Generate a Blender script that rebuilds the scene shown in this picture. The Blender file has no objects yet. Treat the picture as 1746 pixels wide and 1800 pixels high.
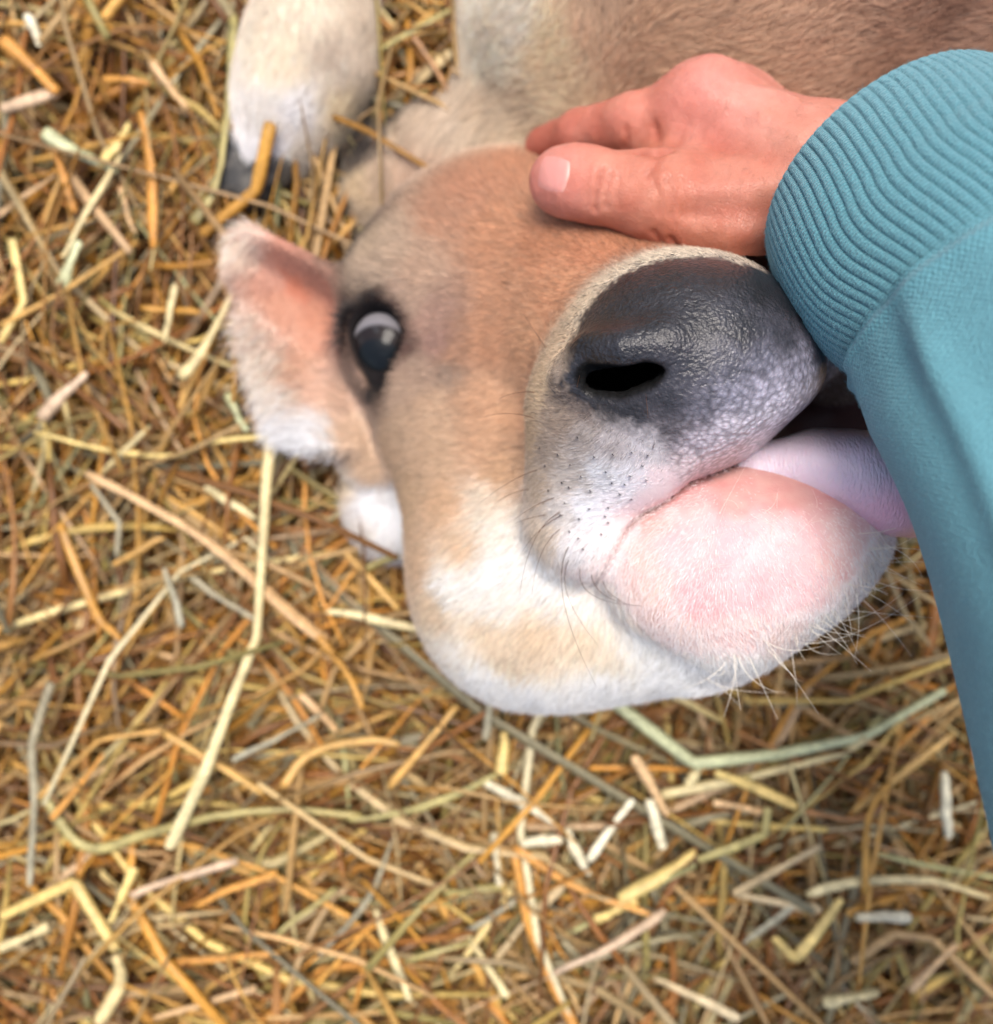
import bpy, math, random
import numpy as np
from mathutils import Vector
from mathutils.bvhtree import BVHTree

# ------------------------------------------------------------------ camera, sky, sun, exposure
scene = bpy.context.scene
HC = 0.52                      # camera height above the straw, metres
FPX = 1642.0                   # focal length in photograph pixels (frame 1746 x 1800)
cd = bpy.data.cameras.new('camera')
cam = bpy.data.objects.new('camera', cd)
scene.collection.objects.link(cam)
scene.camera = cam
cam.location = (0, 0, HC)
cam.rotation_euler = (0, 0, 0)
cd.sensor_fit = 'HORIZONTAL'
cd.sensor_width = 36.0
cd.lens = 36.0 * FPX / 1746.0
cd.clip_start = 0.01
cd.clip_end = 500
cd.dof.use_dof = True
cd.dof.focus_distance = 0.315
cd.dof.aperture_fstop = 4.9

world = bpy.data.worlds.new("World")
scene.world = world
world.use_nodes = True
wn = world.node_tree
bg = wn.nodes['Background']
sky = wn.nodes.new('ShaderNodeTexSky')
sky.sky_type = 'NISHITA'
sky.sun_disc = False
SUN_EL, SUN_AZ = math.radians(76), math.radians(8)   # azimuth from +Y towards +X
sky.sun_elevation = SUN_EL
sky.sun_rotation = SUN_AZ
sky.dust_density = 4.5
sky.ozone_density = 0.6
sky.air_density = 0.9
wn.links.new(sky.outputs[0], bg.inputs[0])
bg.inputs[1].default_value = 0.115
sd = bpy.data.lights.new('sun', 'SUN')
sun = bpy.data.objects.new('sun', sd)
scene.collection.objects.link(sun)
sd.energy = 1.5
sd.angle = math.radians(28)
sd.color = (1.0, 0.95, 0.88)
sdir = Vector((math.sin(SUN_AZ)*math.cos(SUN_EL), math.cos(SUN_AZ)*math.cos(SUN_EL), math.sin(SUN_EL)))
sun.rotation_euler = sdir.to_track_quat('Z', 'Y').to_euler()
sun.location = (0, 1, 3)

vs = scene.view_settings
vs.view_transform = 'Standard'
try: vs.look = 'None'
except Exception: pass
vs.gamma = 1.0
vs.use_curve_mapping = False
vs.exposure = 1.0
scene.cycles.use_denoising = True
scene.cycles.max_bounces = 10
scene.cycles.transparent_max_bounces = 16

# ------------------------------------------------------------------ helpers
rng = np.random.default_rng(7)
random.seed(7)
COL = scene.collection

def P(px, py, zc):
    """the point at height zc (cm) that stands at (px, py) of the photograph"""
    d = HC - zc/100.0
    return np.array([(px-873.0)*d/FPX, -(py-900.0)*d/FPX, zc/100.0], dtype=np.float64)
def R(rpx, zc):
    return rpx*(HC-zc/100.0)/FPX
def tag(o, label=None, cat=None, group=None, kind=None):
    if label: o['label'] = label
    if cat: o['category'] = cat
    if group: o['group'] = group
    if kind: o['kind'] = kind
    return o
def empty(name, loc):
    o = bpy.data.objects.new(name, None); COL.objects.link(o); o.location = loc
    o.empty_display_size = 0.02
    return o
def srgb(c):
    c = np.asarray(c, dtype=np.float64)/255.0
    return np.where(c <= 0.04045, c/12.92, ((c+0.055)/1.055)**2.4)

def mesh_from(name, V, F, mat=None, parent=None, smooth=True, col=None, extra=None, uv=None):
    """V (n,3), F (m,4) or (m,3) int array -> one mesh object; vertex positions are in world space"""
    V = np.asarray(V, dtype=np.float32); F = np.asarray(F, dtype=np.int32)
    off = np.array(parent.location, dtype=np.float32) if parent is not None else np.zeros(3, np.float32)
    if parent is not None and parent.parent is not None:
        off = off + np.array(parent.parent.location, dtype=np.float32)
    me = bpy.data.meshes.new(name)
    k = F.shape[1]
    me.vertices.add(len(V)); me.vertices.foreach_set('co', (V-off).ravel())
    me.loops.add(F.size); me.loops.foreach_set('vertex_index', F.ravel())
    me.polygons.add(len(F)); me.polygons.foreach_set('loop_start', np.arange(0, F.size, k, dtype=np.int32))
    if smooth: me.polygons.foreach_set('use_smooth', np.ones(len(F), bool))
    me.update(calc_edges=True)
    me.validate()
    if col is not None:
        a = me.attributes.new('Col', 'FLOAT_COLOR', 'POINT')
        c = np.ones((len(V), 4), np.float32); c[:, :3] = col
        a.data.foreach_set('color', c.ravel())
    for nm, arr in (extra or {}).items():
        a = me.attributes.new(nm, 'FLOAT', 'POINT'); a.data.foreach_set('value', np.asarray(arr, np.float32))
    if uv is not None:
        l = me.uv_layers.new(name='UVMap'); l.data.foreach_set('uv', np.asarray(uv, np.float32)[F.ravel()].ravel())
    if mat: me.materials.append(mat)
    o = bpy.data.objects.new(name, me); COL.objects.link(o)
    if parent is not None: o.parent = parent
    return o

def curves_from(name, pts, rad, col, mat, parent):
    """pts (n,k,3) hair strands, rad (n,k), col (n,3)"""
    n, k, _ = pts.shape
    off = np.array(parent.location) if parent is not None else np.zeros(3)
    c = bpy.data.hair_curves.new(name)
    c.add_curves([k]*n)
    c.attributes['position'].data.foreach_set('vector', (pts-off).astype(np.float32).ravel())
    a = c.attributes.get('radius') or c.attributes.new('radius', 'FLOAT', 'POINT')
    a.data.foreach_set('value', rad.astype(np.float32).ravel())
    a = c.attributes.new('Col', 'FLOAT_COLOR', 'CURVE')
    cc = np.ones((n, 4), np.float32); cc[:, :3] = col
    a.data.foreach_set('color', cc.ravel())
    c.materials.append(mat)
    o = bpy.data.objects.new(name, c); COL.objects.link(o)
    if parent is not None: o.parent = parent
    return o

# smooth value noise in 3-D (numpy), used for colour breakup and small displacements
_perm = np.random.default_rng(3).random((32, 32, 32)).astype(np.float32)
def vnoise(p, freq):
    q = np.asarray(p)*freq
    i = np.floor(q).astype(np.int64); f = q-i
    f = f*f*(3-2*f)
    r = 0
    for dx in (0, 1):
        for dy in (0, 1):
            for dz in (0, 1):
                w = (f[:, 0] if dx else 1-f[:, 0])*(f[:, 1] if dy else 1-f[:, 1])*(f[:, 2] if dz else 1-f[:, 2])
                r = r+w*_perm[(i[:, 0]+dx) % 32, (i[:, 1]+dy) % 32, (i[:, 2]+dz) % 32]
    return r

def catmull(pts, n):
    pts = np.asarray(pts, dtype=np.float64)
    if len(pts) == 2:
        t = np.linspace(0, 1, n)[:, None]; return pts[0]*(1-t)+pts[1]*t
    e = np.vstack([2*pts[0]-pts[1], pts, 2*pts[-1]-pts[-2]])
    t = np.linspace(0, len(pts)-1-1e-9, n)
    i = t.astype(int); f = (t-i)[:, None]
    a, b, c, d = e[i], e[i+1], e[i+2], e[i+3]
    return 0.5*(2*b+(c-a)*f+(2*a-5*b+4*c-d)*f*f+(3*b-a-3*c+d)*f**3)

# ---- signed-distance sculpting: primitives, smooth union, surface nets on a graded grid
def sd_rc(p, a, b, ra, rb):
    a = np.asarray(a, np.float32); ba = np.asarray(b, np.float32)-a
    pa = p-a
    h = np.clip((pa@ba)/max(float(ba@ba), 1e-12), 0, 1)
    return np.linalg.norm(pa-h[:, None]*ba, axis=1)-(ra+(rb-ra)*h)
def sd_ell(p, c, r, M=None):
    q = p-np.asarray(c, np.float32)
    if M is not None: q = q@np.asarray(M, np.float32).T      # rows of M are the ellipsoid's axes
    r = np.asarray(r, np.float32)
    k0 = np.linalg.norm(q/r, axis=1); k1 = np.linalg.norm(q/(r*r), axis=1)
    return np.where(k1 > 1e-6, k0*(k0-1)/np.maximum(k1, 1e-6), -r.min())
def smin(a, b, k):
    h = np.maximum(k-np.abs(a-b), 0)/k
    return np.minimum(a, b)-h*h*k*0.25
def smax(a, b, k): return -smin(-a, -b, k)
def chain(p, pts, k=None):
    """pts: list of (xyz, r)"""
    d = None
    for (a, ra), (b, rb) in zip(pts[:-1], pts[1:]):
        e = sd_rc(p, a, b, ra, rb)
        d = e if d is None else (smin(d, e, k) if k else np.minimum(d, e))
    return d
def C(*rows):
    """chain control points given as (px, py, z cm, radius px)"""
    return [(P(x, y, z), R(r, z)) for x, y, z, r in rows]

def axis_graded(lo, hi, flo, fhi, h, growth=1.13, hmax=0.014):
    mid = list(np.arange(flo, fhi+h, h))
    out, s, x = [], h, mid[-1]
    while x < hi:
        s = min(s*growth, hmax); x += s; out.append(x)
    pre, s, x = [], h, mid[0]
    while x > lo:
        s = min(s*growth, hmax); x -= s; pre.append(x)
    return np.array(pre[::-1]+mid+out, dtype=np.float32)

def surface_nets(f, xs, ys, zs, S=5, blend=0.012):
    nx, ny, nz = len(xs), len(ys), len(zs)
    cx, cy, cz = xs[::S], ys[::S], zs[::S]
    G = np.stack(np.meshgrid(cx, cy, cz, indexing='ij'), -1).reshape(-1, 3)
    dc = np.concatenate([f(G[i:i+200000]) for i in range(0, len(G), 200000)]).reshape(len(cx), len(cy), len(cz)).astype(np.float32)
    ix = np.minimum((np.arange(nx)+S//2)//S, len(cx)-1)
    iy = np.minimum((np.arange(ny)+S//2)//S, len(cy)-1)
    iz = np.minimum((np.arange(nz)+S//2)//S, len(cz)-1)
    D = dc[np.ix_(ix, iy, iz)].copy()
    rx = np.abs(xs-cx[ix])+np.gradient(xs); ry = np.abs(ys-cy[iy])+np.gradient(ys); rz = np.abs(zs-cz[iz])+np.gradient(zs)
    reach = np.sqrt((rx**2)[:, None, None]+(ry**2)[None, :, None]+(rz**2)[None, None, :])*1.25+0.001
    M = np.abs(D) < reach
    I = np.argwhere(M)
    pts = np.stack([xs[I[:, 0]], ys[I[:, 1]], zs[I[:, 2]]], -1)
    v = np.concatenate([f(pts[i:i+200000]) for i in range(0, len(pts), 200000)])
    D[M] = v
    D[D == 0] = 1e-7
    neg = D < 0
    cnt = np.zeros((nx-1, ny-1, nz-1), np.int8)
    for a in (0, 1):
        for b in (0, 1):
            for c in (0, 1):
                cnt += neg[a:nx-1+a, b:ny-1+b, c:nz-1+c]
    act = np.argwhere((cnt > 0) & (cnt < 8))
    idx = np.full((nx-1, ny-1, nz-1), -1, np.int32)
    idx[act[:, 0], act[:, 1], act[:, 2]] = np.arange(len(act))
    acc = np.zeros((len(act), 3)); num = np.zeros(len(act))
    ax = (xs, ys, zs)
    def corner(o):
        q = act+np.array(o)
        return D[q[:, 0], q[:, 1], q[:, 2]], np.stack([xs[q[:, 0]], ys[q[:, 1]], zs[q[:, 2]]], -1)
    corners = {(a, b, c): corner((a, b, c)) for a in (0, 1) for b in (0, 1) for c in (0, 1)}
    for o in corners:
        for dim in range(3):
            if o[dim] == 0:
                o2 = list(o); o2[dim] = 1
                va, pa = corners[o]; vb, pb = corners[tuple(o2)]
                m = (va < 0) != (vb < 0)
                t = (va[m]/(va[m]-vb[m]))[:, None]
                acc[m] += pa[m]*(1-t)+pb[m]*t; num[m] += 1
    V = (acc/num[:, None]).astype(np.float32)
    quads = []
    for dim in range(3):
        sl0 = [slice(None)]*3; sl1 = [slice(None)]*3
        sl0[dim] = slice(0, -1); sl1[dim] = slice(1, None)
        a = neg[tuple(sl0)]; b = neg[tuple(sl1)]
        E = np.argwhere(a != b)
        d1, d2 = (dim+1) % 3, (dim+2) % 3
        n = (nx, ny, nz)
        ok = (E[:, d1] > 0) & (E[:, d2] > 0) & (E[:, d1] < n[d1]-1) & (E[:, d2] < n[d2]-1)
        E = E[ok]
        inside0 = a[E[:, 0], E[:, 1], E[:, 2]]
        q = []
        for (s1, s2) in ((-1, -1), (0, -1), (0, 0), (-1, 0)):
            e = E.copy(); e[:, d1] += s1; e[:, d2] += s2
            q.append(idx[e[:, 0], e[:, 1], e[:, 2]])
        q = np.stack(q, -1)
        q[~inside0] = q[~inside0][:, ::-1]
        quads.append(q)
    Q = np.concatenate(quads)
    Q = Q[(Q >= 0).all(1)]
    # two Newton steps onto the surface, gradient = vertex normal
    def grad(V, e=0.0005):
        g = np.zeros_like(V)
        for k in range(3):
            dv = np.zeros(3, np.float32); dv[k] = e
            g[:, k] = (f(V+dv)-f(V-dv))/(2*e)
        return g
    N = np.zeros_like(V)
    for i in range(0, len(V), 200000):
        v = V[i:i+200000]
        for _ in range(2):
            g = grad(v); l2 = np.maximum((g*g).sum(1), 0.2)
            v = v-np.clip(f(v)/l2, -0.0012, 0.0012)[:, None]*g
        V[i:i+200000] = v
        g = grad(v); N[i:i+200000] = g/np.maximum(np.linalg.norm(g, axis=1, keepdims=True), 1e-6)
    return V, Q, N

# ---- materials
def new_mat(name):
    m = bpy.data.materials.new(name); m.use_nodes = True
    nt = m.node_tree; b = nt.nodes['Principled BSDF']
    return m, nt, b
def attr(nt, name):
    n = nt.nodes.new('ShaderNodeAttribute'); n.attribute_name = name; return n
def math_node(nt, op, a, b=None, c=None):
    n = nt.nodes.new('ShaderNodeMath'); n.operation = op
    for i, v in enumerate((a, b, c)):
        if v is None: continue
        if isinstance(v, (int, float)): n.inputs[i].default_value = v
        else: nt.links.new(v, n.inputs[i])
    return n.outputs[0]
def noise_node(nt, scale, detail=3, vec=None, rough=0.5):
    n = nt.nodes.new('ShaderNodeTexNoise'); n.inputs['Scale'].default_value = scale
    n.inputs['Detail'].default_value = detail; n.inputs['Roughness'].default_value = rough
    if vec is not None: nt.links.new(vec, n.inputs['Vector'])
    return n
def mix_col(nt, fac, a, b, mode='MIX'):
    n = nt.nodes.new('ShaderNodeMix'); n.data_type = 'RGBA'; n.blend_type = mode
    for sock, v in ((n.inputs[0], fac), (n.inputs[6], a), (n.inputs[7], b)):
        if isinstance(v, (int, float)): sock.default_value = v
        elif isinstance(v, tuple): sock.default_value = v
        else: nt.links.new(v, sock)
    return n.outputs[2]
def bump(nt, h, strength, dist, bsdf, normal=None):
    n = nt.nodes.new('ShaderNodeBump'); n.inputs['Distance'].default_value = dist
    if isinstance(strength, (int, float)): n.inputs['Strength'].default_value = strength
    else: nt.links.new(strength, n.inputs['Strength'])
    nt.links.new(h, n.inputs['Height'])
    if normal is not None: nt.links.new(normal, n.inputs['Normal'])
    if bsdf is not None: nt.links.new(n.outputs[0], bsdf.inputs['Normal'])
    return n.outputs[0]
# ------------------------------------------------------------------ the ground under the bedding
m_ground, nt, b = new_mat('earth')
tc = nt.nodes.new('ShaderNodeTexCoord')
n1 = noise_node(nt, 60, 6, tc.outputs['Object'])
cr = nt.nodes.new('ShaderNodeValToRGB')
cr.color_ramp.elements[0].position = 0.35; cr.color_ramp.elements[0].color = (0.025, 0.014, 0.007, 1)
cr.color_ramp.elements[1].position = 0.75; cr.color_ramp.elements[1].color = (0.09, 0.05, 0.022, 1)
nt.links.new(n1.outputs['Fac'], cr.inputs[0]); nt.links.new(cr.outputs[0], b.inputs['Base Color'])
b.inputs['Roughness'].default_value = 0.95
g = 60.0
ground = mesh_from('ground', [(-g, -g, -0.022), (g, -g, -0.022), (g, g, -0.022), (-g, g, -0.022)], [(0, 1, 2, 3)], m_ground, smooth=False)
tag(ground, 'dark trodden earth floor under the straw', kind='structure')

# ------------------------------------------------------------------ straw
m_straw, nt, b = new_mat('dry_straw')
ca = attr(nt, 'Col')
tc = nt.nodes.new('ShaderNodeTexCoord')
n1 = noise_node(nt, 350, 4, tc.outputs['Object'])
f = math_node(nt, 'MULTIPLY_ADD', n1.outputs['Fac'], 1.1, 0.45)
sc_ = nt.nodes.new('ShaderNodeVectorMath'); sc_.operation = 'SCALE'
nt.links.new(ca.outputs['Color'], sc_.inputs[0]); nt.links.new(f, sc_.inputs['Scale'])
nt.links.new(sc_.outputs[0], b.inputs['Base Color'])
b.inputs['Roughness'].default_value = 0.42
b.inputs['Specular IOR Level'].default_value = 0.45
bump(nt, n1.outputs['Fac'], 0.35, 0.0006, b)

PAL = {
 'orange': (206, 146, 70), 'amber': (198, 146, 66), 'gold': (206, 162, 92), 'brown': (160, 114, 70),
 'rust': (150, 100, 52), 'tan': (194, 160, 112), 'peach': (212, 174, 128), 'beige': (202, 180, 142),
 'pale': (220, 202, 152), 'yellow': (222, 194, 122), 'olive': (168, 154, 98), 'green': (190, 190, 146),
 'grey': (160, 152, 128), 'white': (226, 216, 186), 'pink': (206, 176, 146),
}
def straw_rings(path, w, flat, twist, sides, col, jit):
    """vertices and quads of one hollow-looking stalk along path (n,3), width w"""
    n = len(path)
    T = np.gradient(path, axis=0); T /= np.linalg.norm(T, axis=1, keepdims=True)+1e-9
    up = np.array([0, 0, 1.0])
    S = np.cross(T, up); S /= np.linalg.norm(S, axis=1, keepdims=True)+1e-9
    U = np.cross(S, T)
    a = twist+np.linspace(0, 0.5, n)
    A = np.arange(sides)/sides*2*np.pi
    ca_, sa_ = np.cos(a)[:, None], np.sin(a)[:, None]
    S2 = S*ca_+U*sa_; U2 = -S*sa_+U*ca_
    taper = 1+0.22*np.sin(np.linspace(0, rng.uniform(2, 7), n)+rng.uniform(0, 6))+rng.normal(0, .05, n); taper[0] *= rng.uniform(.6, 1); taper[-1] *= rng.uniform(.45, .9)
    V = path[:, None, :]+w*0.5*taper[:, None, None]*(np.cos(A)[None, :, None]*S2[:, None, :]+flat*np.sin(A)[None, :, None]*U2[:, None, :])
    cols = col*(1+jit*rng.normal(0, 1, (n, 1)))
    drift = np.linspace(rng.uniform(-.5, .5), rng.uniform(-.5, .5), n)[:, None]      # one end of a stalk is more weathered
    cols = cols*(1+0.35*drift*np.array([0.7, 1.0, 1.5]))
    V = V.reshape(-1, 3); cols = np.repeat(cols, sides, 0)
    i = np.arange(n-1)[:, None]*sides; j = np.arange(sides)[None, :]; j2 = (j+1) % sides
    Fq = np.stack([i+j, i+sides+j, i+sides+j2, i+j2], -1).reshape(-1, 4)
    caps = []
    for base in (0, (n-1)*sides):          # close both ends with quads
        if sides == 6: caps += [(base, base+1, base+2, base+3), (base, base+3, base+4, base+5)]
        else: caps += [(base, base+1, base+2, base+3), (base, base+3, base+4, base)] if sides == 5 else [(base, base+1, base+2, base+3)]
    return V, np.vstack([Fq, np.array(caps)]), np.clip(cols, 0.01, 1)

def ground_z(x, y):
    p = np.stack([np.atleast_1d(x), np.atleast_1d(y), np.zeros_like(np.atleast_1d(x))], -1)
    return (vnoise(p, 9.0)-0.5)*0.018+(vnoise(p, 24.0)-0.5)*0.012

def scatter_bedding(n_straw):
    Vs, Fs, Cs, off = [], [], [], 0
    keys = ['orange', 'amber', 'gold', 'brown', 'rust', 'tan', 'peach', 'beige', 'pale', 'yellow', 'olive', 'green', 'grey', 'white', 'pink']
    colL = np.array([srgb(PAL[k]) for k in keys])
    wl = np.array([13, 12, 14, 14, 12, 9, 7, 5, 3, 4, 5, 1.5, 3, .5, 3.0])      # left side: golden
    wr = np.array([6, 5, 8, 15, 11, 13, 5, 9, 4, 3, 7, 2, 7, 1, 5.0])     # right side: browner, greyer
    for i in range(n_straw):
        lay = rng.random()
        x, y = rng.uniform(-0.40, 0.40), rng.uniform(-0.40, 0.40)
        px = 873+x*FPX/HC; py = 900-y*FPX/HC
        t = np.clip((px-500)/700, 0, 1)*np.clip((py-500)/900, 0, 1)
        w_ = wl*(1-t)+wr*t
        # deep straw draws more of the golden browns, the top more paler tones
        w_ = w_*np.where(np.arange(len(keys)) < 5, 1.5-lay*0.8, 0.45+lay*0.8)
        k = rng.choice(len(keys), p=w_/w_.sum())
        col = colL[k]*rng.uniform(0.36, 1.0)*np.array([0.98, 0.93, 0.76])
        L = rng.uniform(0.04, 0.15) if rng.random() < 0.72 else rng.uniform(0.13, 0.30)
        wd = rng.choice([0.0016, 0.0026, 0.0038, 0.0054], p=[.22, .36, .28, .14])*rng.uniform(0.8, 1.2)
        # main lie of the straw changes across the pen
        lie = np.pi/2*(1-np.clip((py-200)/1300, 0, 1))+0.25
        a = rng.normal(lie, 0.75) if rng.random() < 0.6 else rng.uniform(0, np.pi)
        tilt = rng.normal(0, 0.10+0.08*lay)
        n = 5 if L < 0.08 else 7
        s = np.linspace(-0.5, 0.5, n)*L
        curv = rng.normal(0, 2.2) if rng.random() < .75 else rng.normal(0, 7.0)
        if rng.random() < 0.25: wd = min(wd, 0.0016)
        path = np.stack([s*np.cos(a)-curv*s*s*np.sin(a), s*np.sin(a)+curv*s*s*np.cos(a), s*np.sin(tilt)], -1)
        if rng.random() < 0.22:                       # a kinked stalk
            kk = rng.integers(1, n-1); da = rng.normal(0, 0.55)
            q = path[kk:]-path[kk]; c_, s_ = np.cos(da), np.sin(da)
            path[kk:] = path[kk]+np.stack([q[:, 0]*c_-q[:, 1]*s_, q[:, 0]*s_+q[:, 1]*c_, q[:, 2]], -1)
        z0 = -0.014+0.039*lay**1.15
        path += np.array([x, y, 0]); path[:, 2] += z0+ground_z(path[:, 0], path[:, 1])
        flat = rng.choice([0.25, 0.5, 0.9], p=[.4, .35, .25])
        V, F, Cc = straw_rings(path, wd, flat, rng.normal(0, 0.5), 5, col, 0.10)
        Vs.append(V); Fs.append(F+off); Cs.append(Cc); off += len(V)
    return np.vstack(Vs), np.vstack(Fs), np.vstack(Cs)
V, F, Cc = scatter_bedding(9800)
# the pentagon's second cap face repeats its first corner; give it as a triangle-safe mesh
tri = F[:, 0] == F[:, 3]
F3 = np.vstack([F[tri][:, [0, 1, 2]], F[~tri][:, [0, 1, 2]], F[~tri][:, [0, 2, 3]]])
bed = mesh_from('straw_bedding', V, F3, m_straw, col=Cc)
tag(bed, 'deep bed of loose golden brown straw that the calf lies on', 'straw', kind='stuff')
# ------------------------------------------------------------------ the calf: one sculpted body
ear_ctl = np.array([
 [P(625,500,7.2), P(560,462,7.2), P(490,425,6.8), P(430,402,6.2), P(402,412,5.6)],
 [P(625,545,6.0), P(570,520,5.2), P(500,490,4.9), P(440,470,5.2), P(405,470,5.6)],
 [P(625,610,5.4), P(570,600,4.6), P(510,580,4.7), P(455,560,5.2), P(424,560,5.6)],
 [P(620,700,5.4), P(575,695,5.0), P(525,680,5.0), P(475,660,5.3), P(446,650,5.5)],
 [P(622,800,5.2), P(590,806,5.5), P(548,800,5.7), P(508,778,5.6), P(484,750,5.4)],
])
def patch(ctl, nu, nv):
    rows = np.stack([catmull(r, nv) for r in ctl])
    return np.stack([catmull(rows[:, j], nu) for j in range(nv)], 1)
ear_ctl[:, :, 2] += 0.008
for i_ in range(2): ear_ctl[:, :, i_] += (P(628, 592, 6)[i_]-ear_ctl[:, :, i_])*0.085
ear_pts = patch(ear_ctl, 34, 34).reshape(-1, 3).astype(np.float32)
ear_lo, ear_hi = ear_pts.min(0)-0.02, ear_pts.max(0)+0.02
def sd_points(p, pts, r):
    d = np.empty(len(p), np.float32)
    for i in range(0, len(p), 20000):
        q = p[i:i+20000]
        d2 = (q*q).sum(1)[:, None]-2*q@pts.T+(pts*pts).sum(1)[None]
        d[i:i+20000] = np.sqrt(np.maximum(d2.min(1), 0))
    return d-r
def sd_ear(p):
    lo = np.maximum(np.maximum(ear_lo-p, p-ear_hi), 0)
    out = np.linalg.norm(lo, axis=1)+0.012
    m = (lo == 0).all(1)
    if m.any(): out[m] = sd_points(p[m], ear_pts, 0.0027)
    return out

E_C = P(686, 604, 7.7); E_R = R(76, 7.7)           # eyeball
X0, X1 = P(950, 0, 12)[0], P(1150, 0, 16)[0]
nostril = C((1040,666,20.2,21), (1088,669,20.6,26), (1135,655,20.9,22), (1174,638,20.9,13))
nostril_in = [C((1046-a_,667-b_,z_,g_*19), (1090-a_,667-b_,z_+.3,g_*23), (1134-a_,654-b_,z_+.4,g_*20), (1168-a_,641-b_,z_+.3,9+g_*7)) for a_, b_, z_, g_ in
              ((0,0,20.0,1.12), (0,0,19.3,1.25), (0,0,18.5,1.35), (0,0,17.6,1.45), (0,0,16.6,1.5), (0,2,15.5,1.5), (2,6,14.4,1.5), (4,12,13.2,1.4))]
def sd_nose_hole(p):
    d = chain(p, nostril)
    d = np.minimum(d, sd_rc(p, P(1112,646,17.4), P(1150,640,16.8), R(40,17), R(40,17)))
    for ch_ in nostril_in: d = np.minimum(d, chain(p, ch_))
    return d
nostril_far = C((1446,584,18.0,27), (1424,606,16.2,27))

LIP_A, LIP_B = P(1180, 872, 17.5), P(1430, 716, 17.5)
LIP_N = np.array([(LIP_B-LIP_A)[1], -(LIP_B-LIP_A)[0], 0.0]); LIP_N /= np.linalg.norm(LIP_N)
LIP_A = LIP_A.astype(np.float32); LIP_N = LIP_N.astype(np.float32)
def body_sdf(p, want_crease=False):
    p = p.astype(np.float32)
    # skull and snout
    d = sd_ell(p, P(882, 502, 5.4), (R(256, 5.4), R(206, 5.4), 0.060))
    d = smin(d, chain(p, C((910,500,6.0,196), (1056,560,10.6,186), (1190,655,15.2,190)), 0.01), 0.022)
    d = smin(d, sd_rc(p, P(868,640,6.6), P(886,860,7.4), R(160,6.6), R(150,7.4)), 0.03)
    d = smin(d, chain(p, C((900,900,8.0,150), (990,890,10.8,116))), 0.02)     # cheek filling up to the lip
    d = smin(d, chain(p, C((900,1010,8.4,150), (1030,1000,10.8,104), (1100,1010,11.6,90))), 0.02)
    d = smin(d, sd_rc(p, P(735,610,5.8), P(800,720,6.4), R(128,5.8), R(140,6.4)), 0.02)         # cheek bone
    d = smin(d, sd_rc(p, P(868,800,6.8), P(930,990,7.4), R(148,6.8), R(172,7.4)), 0.022)       # masseter to jaw angle
    d = smin(d, sd_rc(p, P(765,450,8.6), P(690,500,7.9), R(72,8.6), R(78,7.9)), 0.018)           # brow
    d = smin(d, sd_ell(p, P(688,605,7.35), (R(91,7.4), R(98,7.4), R(88,7.4))), 0.012)
    # muzzle
    mz = sd_ell(p, P(1200, 645, 16.6), (R(224,16.6), R(194,16.6), 0.050))
    mz = smin(mz, sd_rc(p, P(1060,740,15.9), P(1026,905,14.8), R(134,15.9), R(104,14.8)), 0.022)  # near upper lip
    mz = smin(mz, sd_rc(p, P(1130,770,17.0), P(1330,676,17.8), R(96,17), R(90,17.6)), 0.018)
    pl_ = (p-LIP_A)@LIP_N-0.03*np.clip((LIP_A[0]+0.008-p[:, 0])/0.034, 0, 1)
    mz = smax(mz, pl_.astype(np.float32), 0.012)                          # the straight edge of the upper lip     # lip under the nose pad
    mz = smin(mz, sd_rc(p, P(1420,610,13.2), P(1450,670,11.6), R(80,13.2), R(66,11.6)), 0.010)
    mz = smin(mz, sd_rc(p, P(1470,560,9.5), P(1490,700,8.8), R(95,9.5), R(95,8.8)), 0.006)    # far lip
    mz = smin(mz, chain(p, C((1003,655,19.3,32),(1036,614,20.1,29),(1098,612,21.0,32),(1165,600,21.1,27))), 0.010)  # rim of the near nostril
    d = smin(d, mz, 0.012)
    # lower jaw and chin
    lo = chain(p, C((938,1062,7.6,172), (1010,1068,9.0,164), (1130,1075,10.6,132), (1260,1070,12.0,120)), 0.015)
    ch = sd_ell(p, P(1290, 980, 14.6), (R(222,14.6), R(166,14.6), 0.041))
    ch = smin(ch, sd_rc(p, P(1200,990,15.0), P(1470,926,15.0), R(112,15), R(90,15)), 0.02)
    ch = smin(ch, sd_rc(p, P(1280,1100,14.2), P(1230,1125,12.6), R(82,14.2), R(82,12.6)), 0.02)
    lo = smin(lo, ch, 0.012)
    t = np.clip((p[:, 0]-X0)/(X1-X0), 0, 1); t = t*t*(3-2*t)
    up_ = d
    d = smin(d, lo, 0.03*(1-t)+0.0010*t)
    cr = t*np.exp(-((up_-lo)/0.0016)**2)                       # the parting of the lips
    d = d+cr*0.0016
    if want_crease: return cr*(np.abs(up_) < 0.006)
    # roof and floor of the mouth, behind the tongue; its shade is put into the colour
    d = np.minimum(d, sd_rc(p, P(1370,775,11.2), P(1500,755,10.0), R(82,11.2), R(92,10.0)))
    # mouth opening towards the tongue
    d = smax(d, -chain(p, C((1300,843,15.0,10),(1400,812,15.5,26),(1520,775,15.6,44)), 0.004), 0.004)
    # nostrils
    d = smax(d, -sd_nose_hole(p), 0.003)
    d = smax(d, -chain(p, nostril_far, 0.004), 0.004)
    # eye: lid rim, then the almond opening
    d = smax(d, -sd_rc(p, P(653,588,10.1), P(653,668,9.7), R(53,10), R(23,9.7)), 0.0035)
    d = smax(d, -(np.linalg.norm(p-E_C.astype(np.float32), axis=1)-E_R*0.985), 0.001)
    # ear and the loose skin below it
    nk = sd_rc(p, P(640,690,3.6), P(668,790,3.4), R(84,3.6), R(76,3.4))
    d = smin(d, nk, 0.014)
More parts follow.
